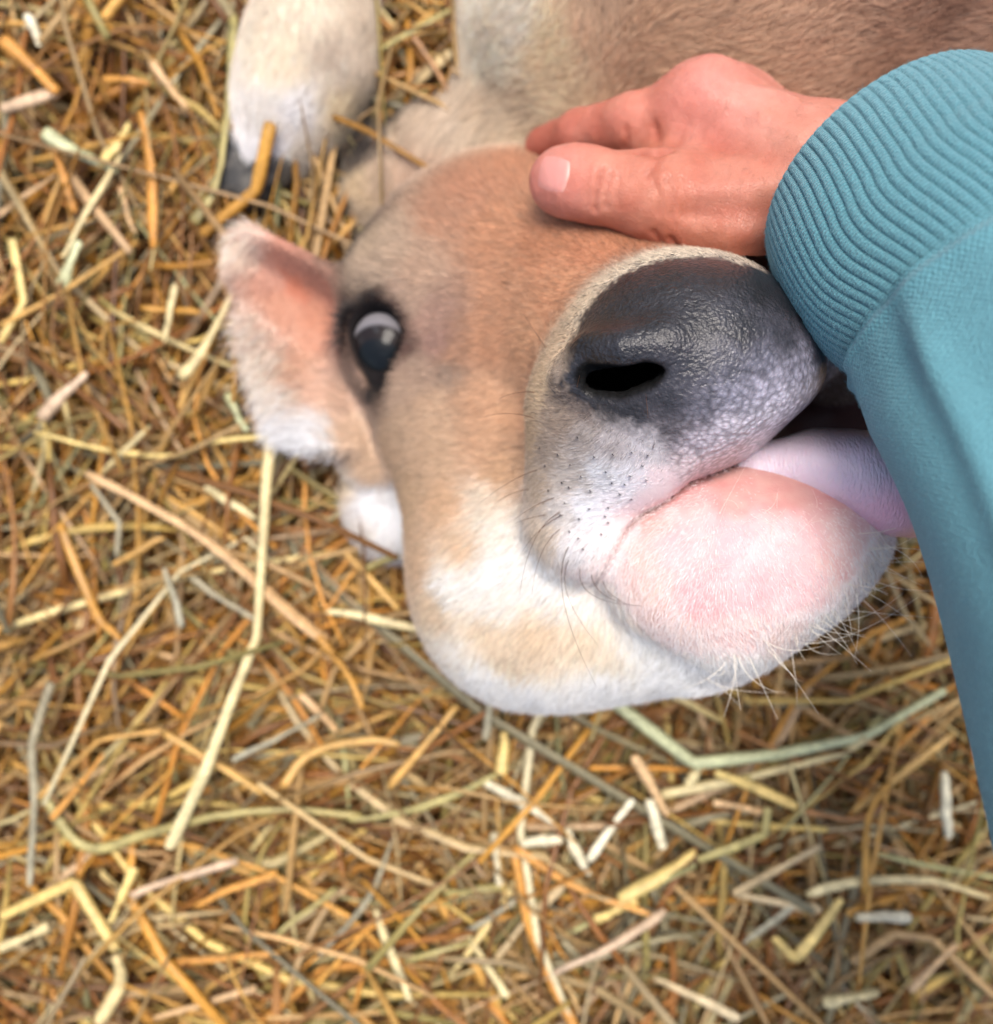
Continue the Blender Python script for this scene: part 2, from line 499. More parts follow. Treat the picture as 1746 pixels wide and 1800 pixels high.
    d = smin(d, sd_ear(p), 0.010)
    # neck and trunk
    tr = chain(p, C((772,368,-.6,172), (930,330,-.4,170), (1120,250,.6,215), (1290,40,2.0,400), (1540,-260,2.5,560), (2300,-600,2.5,600)), 0.02)
    tr = smin(tr, sd_rc(p, P(985,60,3.5), P(1010,-200,3.5), R(172,3.5), R(190,3.5)), 0.03)       # brisket
    d = smin(d, tr, 0.003)
    # stretched fore leg and the folded one under the jaw
    lg = chain(p, C((640,-420,2.8,110), (585,-120,2.9,84), (562,10,3.1,92), (545,95,3.2,108), (512,180,2.8,94), (480,252,2.2,74)), 0.012)
    tr2 = sd_rc(p, P(640,-420,2.8), P(1000,-350,4), R(110,2.8), R(180,4))
    d = smin(d, smin(lg, tr2, 0.03), 0.02)
    l2 = chain(p, C((655,868,1.7,60), (692,905,1.8,74), (800,900,2.2,74)), 0.012)
    d = smin(d, l2, 0.006)
    return d

hd = 0.00125
xs = axis_graded(-0.14, 0.62, -0.13, 0.165, hd)
ys = axis_graded(-0.10, 0.62, -0.095, 0.20, hd)
zs = axis_graded(-0.16, 0.23, 0.02, 0.224, hd)
BV, BF, BN = surface_nets(body_sdf, xs, ys, zs)
print('calf body', len(BV), len(BF))

bvh = BVHTree.FromPolygons(BV.tolist(), BF.tolist())
camv = Vector((0, 0, HC))
def lift(px, py, tree=None, far=None):
    """where the ray through (px, py) meets the body"""
    d = Vector(((px-873)/FPX, -(py-900)/FPX, -1)).normalized()
    h = (tree or bvh).ray_cast(camv, d)
    if h[0] is None: return None if far is None else np.array(P(px, py, far))
    return np.array(h[0])

# pigment with some shade painted in, and coat, given at landmarks on the body: x, y, colour, hair length (mm), hair density, wetness
K = [
 # forehead and bridge: reddish tan
 (900,300,(188,134,100),6,1,0),(840,330,(188,136,104),6,1,0),(780,380,(184,138,108),6,1,0),(880,400,(192,140,104),6,1,0),(960,430,(196,138,100),6,1,0),
 (1050,440,(190,130,94),5,1,0),(1120,425,(180,122,88),5,1,0),(900,500,(196,146,110),6,1,0),(980,520,(198,144,106),5,1,0),(860,600,(198,148,112),6,1,0),
 (930,600,(200,152,114),5,1,0),(850,690,(198,156,122),6,1,0),(900,720,(198,154,118),5,1,0),(860,780,(200,160,126),6,1,0),(890,830,(196,158,122),6,1,0),
 # around the eye: greyer
 (700,430,(192,166,140),7,1,0),(650,470,(184,160,136),7,1,0),(740,470,(188,156,130),6,1,0),(720,520,(176,148,126),5,1,0),(760,560,(164,130,112),4,1,0),
 (770,600,(150,116,102),4,1,0),(790,660,(146,122,104),4,1,0),(800,620,(176,134,106),5,1,0),(730,640,(172,144,122),5,1,0),(700,680,(180,152,128),5,1,0),(650,440,(190,166,138),7,1,0),(640,400,(190,170,146),8,1,0),
 (770,720,(190,158,128),5,1,0),(700,760,(192,162,132),6,1,0),(760,800,(198,166,134),6,1,0),(690,800,(194,162,130),6,1,0),
 (655,530,(50,36,32),4,.5,0),(612,560,(40,30,28),4,.5,0),(700,550,(66,46,42),4,.5,0),(650,680,(52,40,36),4,.5,0),(712,610,(90,66,58),4,.5,0),
 (626,640,(110,88,76),3,.8,0),(632,665,(120,98,84),3,.8,0),(616,610,(90,70,60),3,.8,0),
 # cheek and jaw
 (720,880,(204,172,136),6,1,0),(790,880,(206,170,134),6,1,0),(740,980,(212,180,146),7,1,0),(770,1080,(220,194,162),7,1,0),(820,960,(216,186,154),7,1,0),
 (860,880,(226,210,190),8,1,0),(880,930,(238,228,214),8,1,0),(810,1010,(244,238,228),9,1,0),(870,990,(246,242,236),9,1,0),(960,1010,(244,240,234),9,1,0),(1030,1060,(240,232,222),8,1,0),(890,1050,(240,232,220),8,1,0),
 (860,1120,(222,200,172),6,1,0),(940,1120,(218,194,164),6,1,0),(1020,1120,(226,206,180),6,1,0),(900,1160,(222,202,176),7,1,0),(1060,1150,(232,216,194),7,1,0),
 (800,1140,(240,230,216),7,1,0),(860,1190,(246,242,236),8,1,0),(940,1220,(246,244,240),8,1,0),(1060,1200,(246,244,240),8,1,0),(1180,1200,(246,244,240),8,1,0),(1130,1130,(246,242,236),7,1,0),(1090,1070,(238,226,214),7,1,0),
 # cream rim of the muzzle
 (935,760,(196,168,134),4,1,0),(950,680,(200,174,140),4,1,0),(985,600,(206,180,148),4,1,0),(1030,535,(212,190,160),4,1,0),(1090,485,(214,196,170),4,1,0),(1150,452,(214,198,174),4,1,0),(1215,445,(206,190,168),3.5,1,0),(1280,460,(180,164,146),3,1,0),
 # nose pad
 (1100,520,(66,63,64),0,0,.85),(1180,490,(64,61,62),0,0,.85),(1260,490,(60,58,60),0,0,.9),(1340,510,(58,56,58),0,0,.9),(1390,540,(54,52,56),0,0,.9),
 (1150,560,(58,56,58),0,0,1),(1230,560,(56,54,58),0,0,1),(1310,570,(60,60,66),0,0,1),(1380,600,(66,66,76),0,0,1),(1060,570,(62,58,56),0,0,.7),(1100,610,(64,66,74),0,0,1),
 (1000,660,(70,72,80),.5,.2,.9),(1010,630,(44,40,38),1,.3,.6),(1030,600,(60,54,50),1,.4,.4),(1070,730,(64,60,62),1,.2,.7),(1120,740,(60,58,62),0,0,.8),(1180,720,(72,72,80),0,0,.95),(1230,660,(84,84,96),0,0,1),
 (1290,640,(98,100,116),0,0,1),(1350,640,(120,122,142),0,0,1),(1230,730,(120,120,136),0,0,1),(1290,700,(150,150,172),0,0,1),(1350,690,(176,174,198),0,0,1),(1400,660,(150,152,176),0,0,1),
 (1230,780,(190,182,194),0,0,1),(1290,760,(204,198,214),0,0,1),(1350,740,(204,198,214),0,0,1),(1400,710,(180,176,194),0,0,1),(1180,770,(110,104,110),.5,.2,.9),(1180,800,(206,188,190),1,.2,.8),(1230,820,(222,208,212),0,.1,.9),(1300,790,(222,212,222),0,0,1),
 (1018,580,(60,57,58),0,0,.8),(1062,520,(60,57,58),0,0,.8),(1115,480,(60,57,58),0,0,.8),(1195,458,(60,57,58),0,0,.8),(1275,466,(60,57,58),0,0,.8),(1335,492,(60,57,58),0,0,.8),(1020,620,(60,57,58),0,0,.8),
 (1500,930,(236,196,192),3,.3,.1),(1470,1000,(236,196,192),3,.3,0),(622,408,(60,54,50),7,1,0),(624,432,(60,54,50),7,1,0),(640,225,(60,54,50),10,1,0),(655,255,(66,58,54),10,1,0),
 # near upper lip
 (1020,720,(120,106,98),3.5,1,0),(980,730,(150,132,116),3.5,1,0),(960,790,(158,142,128),4,1,0),(1030,770,(158,148,142),4,1,0),(1080,780,(168,160,160),4,1,0),(1130,790,(186,180,184),3.5,1,0),(1000,830,(178,168,160),4,1,0),(1060,840,(206,206,210),4,1,0),(1110,840,(214,214,220),4,1,0),
 (950,860,(182,162,140),4,1,0),(980,900,(196,188,182),4,1,0),(1040,900,(222,222,226),4.5,1,0),(1090,880,(228,222,226),4,.9,0),(1010,960,(226,222,222),5,1,0),(960,940,(206,188,166),5,1,0),
 (1150,840,(228,206,208),2,.5,.2),(1120,890,(232,208,210),2,.5,.1),(1080,950,(236,214,212),2.5,.6,.1),(1060,1000,(238,220,216),4,.8,0),(1190,850,(226,200,202),1,.3,.5),
 (1110,915,(234,216,214),1.5,.6,.1),(1160,868,(232,212,212),.8,.4,.2),(1205,838,(228,212,214),0,0,.6),(1255,815,(224,212,218),0,0,.8),(1310,790,(222,212,220),0,0,.9),(1360,755,(210,202,214),0,0,.9),(1400,725,(196,190,206),0,0,.9),
 # far lip, the shade beside the sleeve painted into its colour
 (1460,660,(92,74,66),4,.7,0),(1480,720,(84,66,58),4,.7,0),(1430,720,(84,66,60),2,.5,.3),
 # chin
 (1140,920,(222,168,158),4,.35,.1),(1200,880,(226,170,168),3,.22,.25),(1290,865,(216,160,154),1.5,.1,.2),(1390,870,(212,154,148),1,.1,.2),(1470,880,(226,168,164),1.5,.1,.2),(1530,905,(236,198,198),3,.3,.2),
 (1120,980,(226,186,174),5,.5,0),(1200,960,(228,178,178),4,.3,0),(1300,950,(228,180,182),3,.2,.1),(1400,950,(230,184,186),3,.2,.1),(1500,950,(240,206,202),3,.35,0),
 (1140,1060,(228,192,178),5,.6,0),(1230,1040,(226,174,174),4,.4,0),(1320,1040,(228,178,180),3.5,.3,0),(1420,1040,(232,188,190),3.5,.4,0),(1500,1030,(246,232,228),5,.9,0),
 (1200,1120,(236,206,194),5,.7,0),(1300,1110,(236,200,192),4.5,.6,0),(1390,1110,(242,220,214),5,.8,0),(1450,1090,(248,242,238),6,1,0),(1300,1170,(248,242,238),6,1,0),(1540,970,(246,236,232),5,1,0),(1220,1165,(248,244,240),6,1,0),
 # ear
 (560,500,(176,120,98),3,.5,0),(520,500,(186,120,96),3,.4,0),(560,560,(186,132,108),3,.3,0),(500,460,(184,126,104),3,.5,0),(545,600,(188,140,118),3,.3,0),(490,540,(190,142,120),3,.4,0),(470,480,(192,142,122),4,.6,0),
 (425,440,(240,214,194),12,1,0),(415,520,(240,216,198),13,1,0),(440,580,(240,216,198),14,1,0),(470,640,(242,222,204),14,1,0),(500,690,(244,228,214),15,1,0),(530,650,(222,178,150),10,.9,0),(565,690,(222,184,160),8,1,0),(590,590,(190,140,116),5,.8,0),
 (530,775,(246,246,248),16,1,0),(500,750,(244,240,238),16,1,0),(560,770,(242,240,240),12,1,0),
 # loose skin below the ear
 (600,700,(212,174,146),7,1,0),(620,760,(212,180,150),8,1,0),(660,820,(216,184,152),8,1,0),(640,660,(206,166,138),6,1,0),
 # neck, poll
 (640,330,(216,190,152),12,1,0),(640,250,(70,62,58),10,1,0),(700,240,(206,184,158),13,1,0),(760,250,(214,194,170),13,1,0),(720,320,(202,172,148),12,1,0),(840,220,(212,190,162),13,1,0),(900,210,(212,188,158),13,1,0),(680,290,(204,178,152),12,1,0),
 # brisket and flank
 (850,100,(246,228,204),11,1,0),(900,40,(246,228,206),11,1,0),(960,80,(210,186,152),10,1,0),(1030,60,(196,164,134),10,1,0),(1060,20,(170,140,114),9,1,0),(960,150,(206,182,150),11,1,0),(1150,50,(182,148,118),9,1,0),(1300,60,(176,142,114),9,1,0),(1440,80,(168,132,106),9,1,0),(1560,100,(150,112,88),9,1,0),(1620,40,(130,94,74),9,1,0),(1690,90,(160,122,98),9,1,0),(1400,20,(172,138,112),9,1,0),
 # legs
 (560,20,(234,218,196),7,1,0),(500,100,(240,222,196),7,1,0),(600,100,(226,210,190),7,1,0),(590,80,(204,186,166),7,1,0),(530,180,(240,234,230),7,1,0),(470,200,(242,232,222),7,1,0),(600,190,(220,200,164),7,1,0),(480,260,(240,238,240),8,1,0),(540,270,(226,214,196),8,1,0),
 (610,850,(226,204,174),8,1,0),(650,880,(240,240,244),9,1,0),(690,910,(242,242,246),9,1,0),(640,930,(236,226,216),8,1,0),
]
lm, lc, lh = [], [], []
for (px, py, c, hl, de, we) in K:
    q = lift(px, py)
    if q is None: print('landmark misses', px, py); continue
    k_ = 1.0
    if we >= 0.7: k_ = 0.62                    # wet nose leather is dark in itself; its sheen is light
    if py < 170 and px > 900: k_ = 1.3  # flank colour raised to make up for the shade of hand and sleeve
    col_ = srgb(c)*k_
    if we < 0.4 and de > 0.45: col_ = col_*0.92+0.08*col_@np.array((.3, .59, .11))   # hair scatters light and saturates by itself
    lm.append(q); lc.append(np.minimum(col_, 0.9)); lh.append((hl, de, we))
lm = np.array(lm, np.float32); lc = np.array(lc, np.float32); lh = np.array(lh, np.float32)
PAD = [(1005,640),(1002,600),(1020,558),(1058,508),(1110,474),(1170,456),(1240,452),(1310,465),(1390,510),(1450,570),(1478,650),(1445,722),(1385,775),(1330,805),(1262,832),(1205,846),(1180,808),(1152,768),(1085,748),(1015,708),(984,672)]
pad3 = [lift(x_, y_) for x_, y_ in PAD]
pad3 = np.array([q_ if q_ is not None and q_[2] > 0.14 else P(x_, y_, 16.5) for q_, (x_, y_) in zip(pad3, PAD)])
pad2 = pad3[:, :2]
def pad_mask(p):
    """1 on the nose leather, 0 on the hair: the pad's outline laid over the muzzle in the body's own space"""
    m = np.zeros(len(p), np.float32)
    s = np.where((p[:, 2] > 0.125) & (p[:, 1] > pad2[:, 1].min()-0.01) & (p[:, 0] > pad2[:, 0].min()-0.01))[0]
    if len(s) == 0: return m
    q = p[s, :2]+(np.stack([vnoise(p[s], 320.0), vnoise(p[s]+5.5, 320.0)], -1)-0.5)*0.0030+(np.stack([vnoise(p[s], 1100.0), vnoise(p[s]+3.5, 1100.0)], -1)-0.5)*0.0030
    inside = np.zeros(len(s), bool); dmin = np.full(len(s), 9.0)
    n_ = len(pad2)
    for i_ in range(n_):
        a, b_ = pad2[i_], pad2[(i_+1) % n_]
        ba = b_-a; pa = q-a
        h_ = np.clip((pa@ba)/(ba@ba), 0, 1); dmin = np.minimum(dmin, np.linalg.norm(pa-h_[:, None]*ba, axis=1))
        cr_ = ((a[1] > q[:, 1]) != (b_[1] > q[:, 1])) & (q[:, 0] < (b_[0]-a[0])*(q[:, 1]-a[1])/(b_[1]-a[1]+1e-12)+a[0])
        inside ^= cr_
    sd = np.where(inside, dmin, -dmin)
    low = np.clip((P(0, 690, 20)[1]-q[:, 1])/0.006, 0, 1)*np.clip((P(1260, 0, 20)[0]-q[:, 0])/0.006, 0, 1)   # ragged towards the hairy lip
    m[s] = np.clip(sd/(0.0022+0.0055*low)+0.5, 0, 1)
    return m
PADK = [(1100,520,(60,57,58)),(1180,490,(60,57,58)),(1260,490,(58,56,58)),(1340,510,(56,54,56)),(1390,540,(54,52,56)),(1150,560,(56,54,56)),(1230,560,(56,54,58)),(1310,575,(60,60,66)),(1375,600,(66,66,74)),(1060,570,(60,57,56)),(1100,610,(64,64,70)),
 (1010,660,(72,72,78)),(1020,610,(52,48,48)),(1060,720,(58,55,56)),(1120,730,(56,54,57)),(1180,700,(64,63,68)),(1220,640,(74,74,82)),(1290,640,(98,98,110)),(1350,640,(122,122,138)),(1240,720,(110,108,120)),(1290,700,(150,148,164)),(1350,690,(180,176,194)),(1410,650,(146,144,162)),
 (1180,765,(104,98,102)),(1230,780,(190,180,190)),(1290,760,(206,198,210)),(1350,740,(208,202,216)),(1405,705,(184,178,194)),(1200,820,(216,198,200)),(1250,815,(222,208,214)),(1310,785,(222,212,220)),(1440,610,(90,88,100))]
pk_ = [(lift(x_, y_), srgb(c_)) for x_, y_, c_ in PADK]
pk_ = [(a, b_) for a, b_ in pk_ if a is not None]
pkp = np.array([a for a, _ in pk_]); pkc = np.array([b_ for _, b_ in pk_]); pkc = pkc*np.clip(0.36+1.3*pkc.mean(1, keepdims=True), 0, 0.85)
out_ = lh[:, 2] < 0.55
lm, lc, lh = lm[out_], lc[out_], lh[out_]
lm = lm.astype(np.float32)
def coat(p):
    """colour, hair length, density, wetness on body points: inverse-distance blend of the landmarks"""
    j = np.stack([vnoise(p, 170.0), vnoise(p+3.1, 170.0), vnoise(p+7.7, 170.0)], -1)-0.5
    j2 = np.stack([vnoise(p+1.7, 420.0), vnoise(p+4.4, 420.0), vnoise(p+8.9, 420.0)], -1)-0.5
    q = p+j*0.006+j2*0.0022
    oc = np.zeros((len(p), 3), np.float32); oh = np.zeros((len(p), 3), np.float32)
    for i in range(0, len(p), 50000):
        s = q[i:i+50000].astype(np.float32)
        d2 = np.maximum((s*s).sum(1)[:, None]-2*s@lm.T+(lm*lm).sum(1)[None], 0)
        w = 1.0/(d2+0.003**2)**2.2
        w /= w.sum(1, keepdims=True)
        oc[i:i+50000] = w@lc; oh[i:i+50000] = w@lh
    m = pad_mask(p); k_ = m > 0
    if k_.any():
        d2 = ((q[k_][:, None, :]-pkp[None])**2).sum(-1)
        w = 1/(d2+0.005**2)**1.8; w /= w.sum(1, keepdims=True)
        mm = m[k_][:, None]
        oc[k_] = oc[k_]*(1-mm)+(w@pkc)*mm
        oh[k_] = oh[k_]*(1-mm)+np.array([0.0, 0.0, 1.0])*mm
    return oc, oh
BC, BH = coat(BV)
def near_line(p, pts):
    d = np.full(len(p), 9.0, np.float32)
    for a, b in zip(pts[:-1], pts[1:]): d = np.minimum(d, sd_rc(p, a, b, 0, 0))
    return d
# dark lid margin, nostril shade painted in black, red lip line with painted crease shade
dl = sd_rc(BV, P(653,588,10.1), P(653,668,9.7), R(53,10), R(23,9.7))
w = np.clip(1.25-(dl-0.0005)/0.0030, 0, 1)[:, None]
BC = BC*(1-w)+np.array((0.012, 0.009, 0.008))*w; BH[:, 1] *= 1-w[:, 0]; BH[:, 2] *= 1-w[:, 0]
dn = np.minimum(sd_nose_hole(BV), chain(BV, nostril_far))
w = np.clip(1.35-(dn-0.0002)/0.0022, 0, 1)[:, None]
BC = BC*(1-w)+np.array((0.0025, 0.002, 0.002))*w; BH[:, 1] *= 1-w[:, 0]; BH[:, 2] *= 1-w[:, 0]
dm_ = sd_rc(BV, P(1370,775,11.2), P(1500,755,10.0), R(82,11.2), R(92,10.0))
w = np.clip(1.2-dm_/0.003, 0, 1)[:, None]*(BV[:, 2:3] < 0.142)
BC = BC*(1-w)+np.array((0.05, 0.022, 0.02))*w; BH[:, 1] *= 1-w[:, 0]  # shade of the open mouth painted in behind the tongue
# blotchy blood in the bare skin of the chin
cm_ = np.clip(1.3-np.abs(sd_ell(BV, P(1290, 980, 14.6), (R(222,14.6), R(166,14.6), 0.041)))/0.008, 0, 1)*np.clip((0.8-BH[:, 1])/0.2, 0, 1)
bl_ = (vnoise(BV, 150.0)-0.5)*0.6+(vnoise(BV+2.2, 380.0)-0.5)*0.5
BC = np.clip(BC*(1+(cm_*bl_)[:, None]*np.array([.12, .42, .36])), 0.01, 0.95)
cr = body_sdf(BV, True)[:, None]
BC = BC*(1-cr*0.9)+np.array((0.16, 0.045, 0.04))*cr*0.9; BH[:, 1] *= 1-cr[:, 0]*np.clip((BV[:, 0]-P(1150, 0, 17)[0])/0.01, 0, 1)
# bare where two skins meet in the mouth
BH[:, 0] = np.where(BH[:, 0] < 0.4, 0, BH[:, 0])

calf = empty('calf', (0.10, 0.12, 0.0))
tag(calf, 'young tan calf lying in straw, head turned to the camera, tongue out', 'calf')

m_body, nt, b = new_mat('calf_skin')
ca = attr(nt, 'Col'); we = attr(nt, 'wet'); pb = attr(nt, 'pebble')
tc = nt.nodes.new('ShaderNodeTexCoord')
vo = nt.nodes.new('ShaderNodeTexVoronoi'); vo.feature = 'SMOOTH_F1'; vo.inputs['Scale'].default_value = 460
vo.inputs['Smoothness'].default_value = 0.4
wob = noise_node(nt, 90, 2, tc.outputs['Object'])
mx = nt.nodes.new('ShaderNodeVectorMath'); mx.operation = 'MULTIPLY_ADD'
nt.links.new(wob.outputs['Color'], mx.inputs[0]); mx.inputs[1].default_value = (0.004,)*3; nt.links.new(tc.outputs['Object'], mx.inputs[2])
nt.links.new(mx.outputs[0], vo.inputs['Vector'])
cell = math_node(nt, 'SUBTRACT', 0.75, vo.outputs['Distance'])
cellc = math_node(nt, 'MULTIPLY', math_node(nt, 'MULTIPLY_ADD', cell, 1.5, -0.45), pb.outputs['Fac'])
k1 = math_node(nt, 'MAXIMUM', math_node(nt, 'MULTIPLY_ADD', cellc, 0.85, 0.95), 0.6)
sc_ = nt.nodes.new('ShaderNodeVectorMath'); sc_.operation = 'SCALE'
nt.links.new(ca.outputs['Color'], sc_.inputs[0]); nt.links.new(k1, sc_.inputs['Scale'])
fine = noise_node(nt, 900, 3, tc.outputs['Object'])
nt.links.new(sc_.outputs[0], b.inputs['Base Color'])
rg = nt.nodes.new('ShaderNodeMapRange'); rg.inputs['To Min'].default_value = 0.75; rg.inputs['To Max'].default_value = 0.34
nt.links.new(we.outputs['Fac'], rg.inputs[0]); nt.links.new(rg.outputs[0], b.inputs['Roughness'])
nt.links.new(math_node(nt, 'MULTIPLY', we.outputs['Fac'], 0.45), b.inputs['Coat Weight'])
b.inputs['Coat Roughness'].default_value = 0.05
hgt = math_node(nt, 'ADD', math_node(nt, 'MULTIPLY', cell, math_node(nt, 'MULTIPLY_ADD', pb.outputs['Fac'], 0.75, math_node(nt, 'MULTIPLY', we.outputs['Fac'], 0.25))), math_node(nt, 'MULTIPLY', fine.outputs['Fac'], math_node(nt, 'MULTIPLY_ADD', we.outputs['Fac'], 0.7, 0.5)))
nrm_ = bump(nt, hgt, 0.55, 0.0009, b)
nt.links.new(nrm_, b.inputs['Coat Normal'])
nt.links.new(math_node(nt, 'MULTIPLY_ADD', we.outputs['Fac'], 0.22, 0.05), b.inputs['Specular IOR Level'])
b.inputs['Subsurface Weight'].default_value = 0.12
b.inputs['Subsurface Radius'].default_value = (1.0, 0.4, 0.25)
b.inputs['Subsurface Scale'].default_value = 0.003
body = mesh_from('body', BV, BF, m_body, calf, col=BC, extra={'wet': BH[:, 2], 'pebble': pad_mask(BV)*np.clip((BC.mean(1)-0.03)/0.10, 0.5, 1)})

# eye
m_eye, nt, b = new_mat('calf_eye')
ca = attr(nt, 'Col'); nt.links.new(ca.outputs['Color'], b.inputs['Base Color'])
b.inputs['Roughness'].default_value = 0.12; b.inputs['Coat Weight'].default_value = 0.35; b.inputs['Coat Roughness'].default_value = 0.03; b.inputs['Specular IOR Level'].default_value = 0.05; b.inputs['Coat IOR'].default_value = 1.35
nu, nv = 96, 64
th = np.linspace(0, np.pi, nv); ph = np.arange(nu)/nu*2*np.pi
TH, PH = np.meshgrid(th, ph, indexing='ij')
D = np.stack([np.sin(TH)*np.cos(PH), np.sin(TH)*np.sin(PH), np.cos(TH)], -1).reshape(-1, 3)
gaze = P(663, 641, 9.5)-E_C; gaze /= np.linalg.norm(gaze)
cosg = D@gaze
ang = np.degrees(np.arccos(np.clip(cosg, -1, 1)))
rad = E_R*0.97*(1+0.045*np.clip((cosg-0.80)/0.2, 0, 1))
ev = E_C+D*rad[:, None]
iris = np.clip((53-ang)/5, 0, 1)[:, None]; pup = np.clip((34-ang)/5, 0, 1)[:, None]
ec = np.array((0.19, 0.18, 0.19))*(1-iris)+np.array((0.018, 0.014, 0.014))*iris
ec = ec+iris*(np.clip(vnoise(ev, 500)-0.62, 0, 1)*0.08)[:, None]*np.array((.8, 1.0, 1.05))  # pale patches painted on the iris in place of reflections
ec = ec*(1-pup*0.8)+np.array((0.006, 0.010, 0.013))*pup*0.8
i = np.arange(nv-1)[:, None]*nu; j = np.arange(nu)[None]; j2 = (j+1) % nu
ef = np.stack([i+j, i+nu+j, i+nu+j2, i+j2], -1).reshape(-1, 4)
# poles collapse to a point: use triangles there
eye = mesh_from('eye', ev, np.vstack([ef[:, [0, 1, 2]], ef[:, [0, 2, 3]]]), m_eye, calf, col=ec)

# tongue
def tongue_sdf(p):
    p = p.astype(np.float32)
    d = chain(p, C((1250,852,14.6,22), (1340,826,15.6,36), (1430,818,16.2,48), (1510,832,16.6,62), (1570,872,16.8,56), (1600,900,15.6,46)), 0.012)
    d = smin(d, sd_rc(p, P(1440,806,15.2), P(1560,824,15.4), R(44,15.4), R(50,15.6)), 0.01)
    return d
lo_, hi_ = P(1220,960,13)-0.01, P(1680,720,19.5)+0.01
ax_ = [np.arange(lo_[k]-0.004, hi_[k]+0.004, 0.001, dtype=np.float32) for k in range(3)]
TV, TF, TN = surface_nets(tongue_sdf, *ax_, S=4)
grey = srgb((132, 122, 134)); lav = srgb((216, 198, 212)); pink = srgb((230, 176, 192))
yy = (900+(-TV[:, 1])*0)  # placeholder replaced below
pyv = 900-TV[:, 1]*FPX/(HC-TV[:, 2])
top_mid = P(1430, 790, 16)[1]; t1 = np.clip((TV[:, 1]-P(0, 800, 16.5)[1])/0.009, 0, 1)[:, None]
t2 = np.clip((P(0, 835, 16.5)[1]-TV[:, 1])/0.012, 0, 1)[:, None]*np.clip((TV[:, 0]-P(1430, 0, 16.5)[0])/0.02, 0, 1)[:, None]
tcv = lav*(1-t1)+grey*t1; tcv = tcv*(1-t2)+pink*t2
m_tong, nt, b = new_mat('wet_tongue')
ca = attr(nt, 'Col'); nt.links.new(ca.outputs['Color'], b.inputs['Base Color'])
tc = nt.nodes.new('ShaderNodeTexCoord')
mp = nt.nodes.new('ShaderNodeMapping'); mp.inputs['Rotation'].default_value = (0, 0, math.radians(-38)); mp.inputs['Scale'].default_value = (1300, 350, 500)
nt.links.new(tc.outputs['Object'], mp.inputs[0])
n1 = noise_node(nt, 1.0, 2, mp.outputs[0])
bump(nt, n1.outputs['Fac'], 0.9, 0.0009, b)
b.inputs['Roughness'].default_value = 0.34; b.inputs['Coat Weight'].default_value = 0.35; b.inputs['Coat Roughness'].default_value = 0.12
b.inputs['Subsurface Weight'].default_value = 0.25; b.inputs['Subsurface Scale'].default_value = 0.004
tongue = mesh_from('tongue', TV, TF, m_tong, calf, col=tcv)
tongue['label'] = 'lavender pink wet tongue with a grey top'

# hoof of the stretched leg: two dark claws
def hoof_sdf(p):
    p = p.astype(np.float32)
    a = sd_rc(p, P(430,262,2.7), P(410,322,2.5), R(40,2.8), R(34,2.5))
    c = sd_rc(p, P(486,284,2.7), P(446,336,2.5), R(46,2.8), R(36,2.5))
    d = smin(a, c, 0.004)
    return smax(d, -sd_rc(p, P(440,290,5.4), P(420,360,4.6), R(8,5), R(10,4.5)), 0.004)
lo_, hi_ = P(340,420,0)-0.012, P(560,200,4)+0.012
ax_ = [np.arange(lo_[k], hi_[k]+(0.03 if k == 2 else 0), 0.0016, dtype=np.float32) for k in range(3)]
HV, HF, HN = surface_nets(hoof_sdf, *ax_, S=3)
m_hoof, nt, b = new_mat('dark_horn')
tc = nt.nodes.new('ShaderNodeTexCoord'); n1 = noise_node(nt, 120, 5, tc.outputs['Object'])
cr = nt.nodes.new('ShaderNodeValToRGB'); cr.color_ramp.elements[0].color = (0.012, 0.012, 0.013, 1); cr.color_ramp.elements[1].color = (0.11, 0.10, 0.085, 1)
cr.color_ramp.elements[0].position = 0.4; cr.color_ramp.elements[1].position = 0.72
nt.links.new(n1.outputs['Fac'], cr.inputs[0]); nt.links.new(cr.outputs[0], b.inputs['Base Color']); b.inputs['Roughness'].default_value = 0.6
bump(nt, n1.outputs['Fac'], 0.4, 0.001, b)
hoof = mesh_from('hoof', HV, HF, m_hoof, calf)

# ---- coat: short hair strands rooted on the body
m_fur, nt, b = new_mat('calf_hair')
ca = attr(nt, 'Col'); nt.links.new(ca.outputs['Color'], b.inputs['Base Color'])
b.inputs['Roughness'].default_value = 0.55; b.inputs['Specular IOR Level'].default_value = 0.3
b.inputs['Subsurface Weight'].default_value = 0.0

def unit(v): return v/np.maximum(np.linalg.norm(v, axis=1, keepdims=True), 1e-9)
q = BV[BF]
area = 0.5*np.linalg.norm(np.cross(q[:, 2]-q[:, 0], q[:, 3]-q[:, 1]), axis=1)
cen = q.mean(1); fn = unit(BN[BF].sum(1)); fh = BH[BF].mean(1)
toc = unit(np.array([0, 0, HC])-cen); facing = (fn*toc).sum(1)
fpx = 873+cen[:, 0]*FPX/(HC-cen[:, 2]); fpy = 900-cen[:, 1]*FPX/(HC-cen[:, 2])
inframe = np.where((fpx > -150) & (fpx < 1900) & (fpy > -150) & (fpy < 1950), 1.0, np.where((fpx > -700) & (fpx < 2600) & (fpy > -900) & (fpy < 2400), 0.35, 0.0))
pr = area*fh[:, 1]*np.where(facing > -0.15, 1.0, np.where(facing > -0.5, 0.35, 0.1))*inframe
dist = np.where(cen[:, 2] > 0.05, 1.0, 0.6)
dist = np.where(fh[:, 0] > 8.5, dist*0.7, dist)
pr = pr*dist
NH = 500000
fi = rng.choice(len(BF), NH, p=pr/pr.sum())
uvw = rng.random((NH, 2)); a_, b_ = uvw[:, :1], uvw[:, 1:]
wts = np.stack([(1-a_)*(1-b_), a_*(1-b_), a_*b_, (1-a_)*b_], 1)
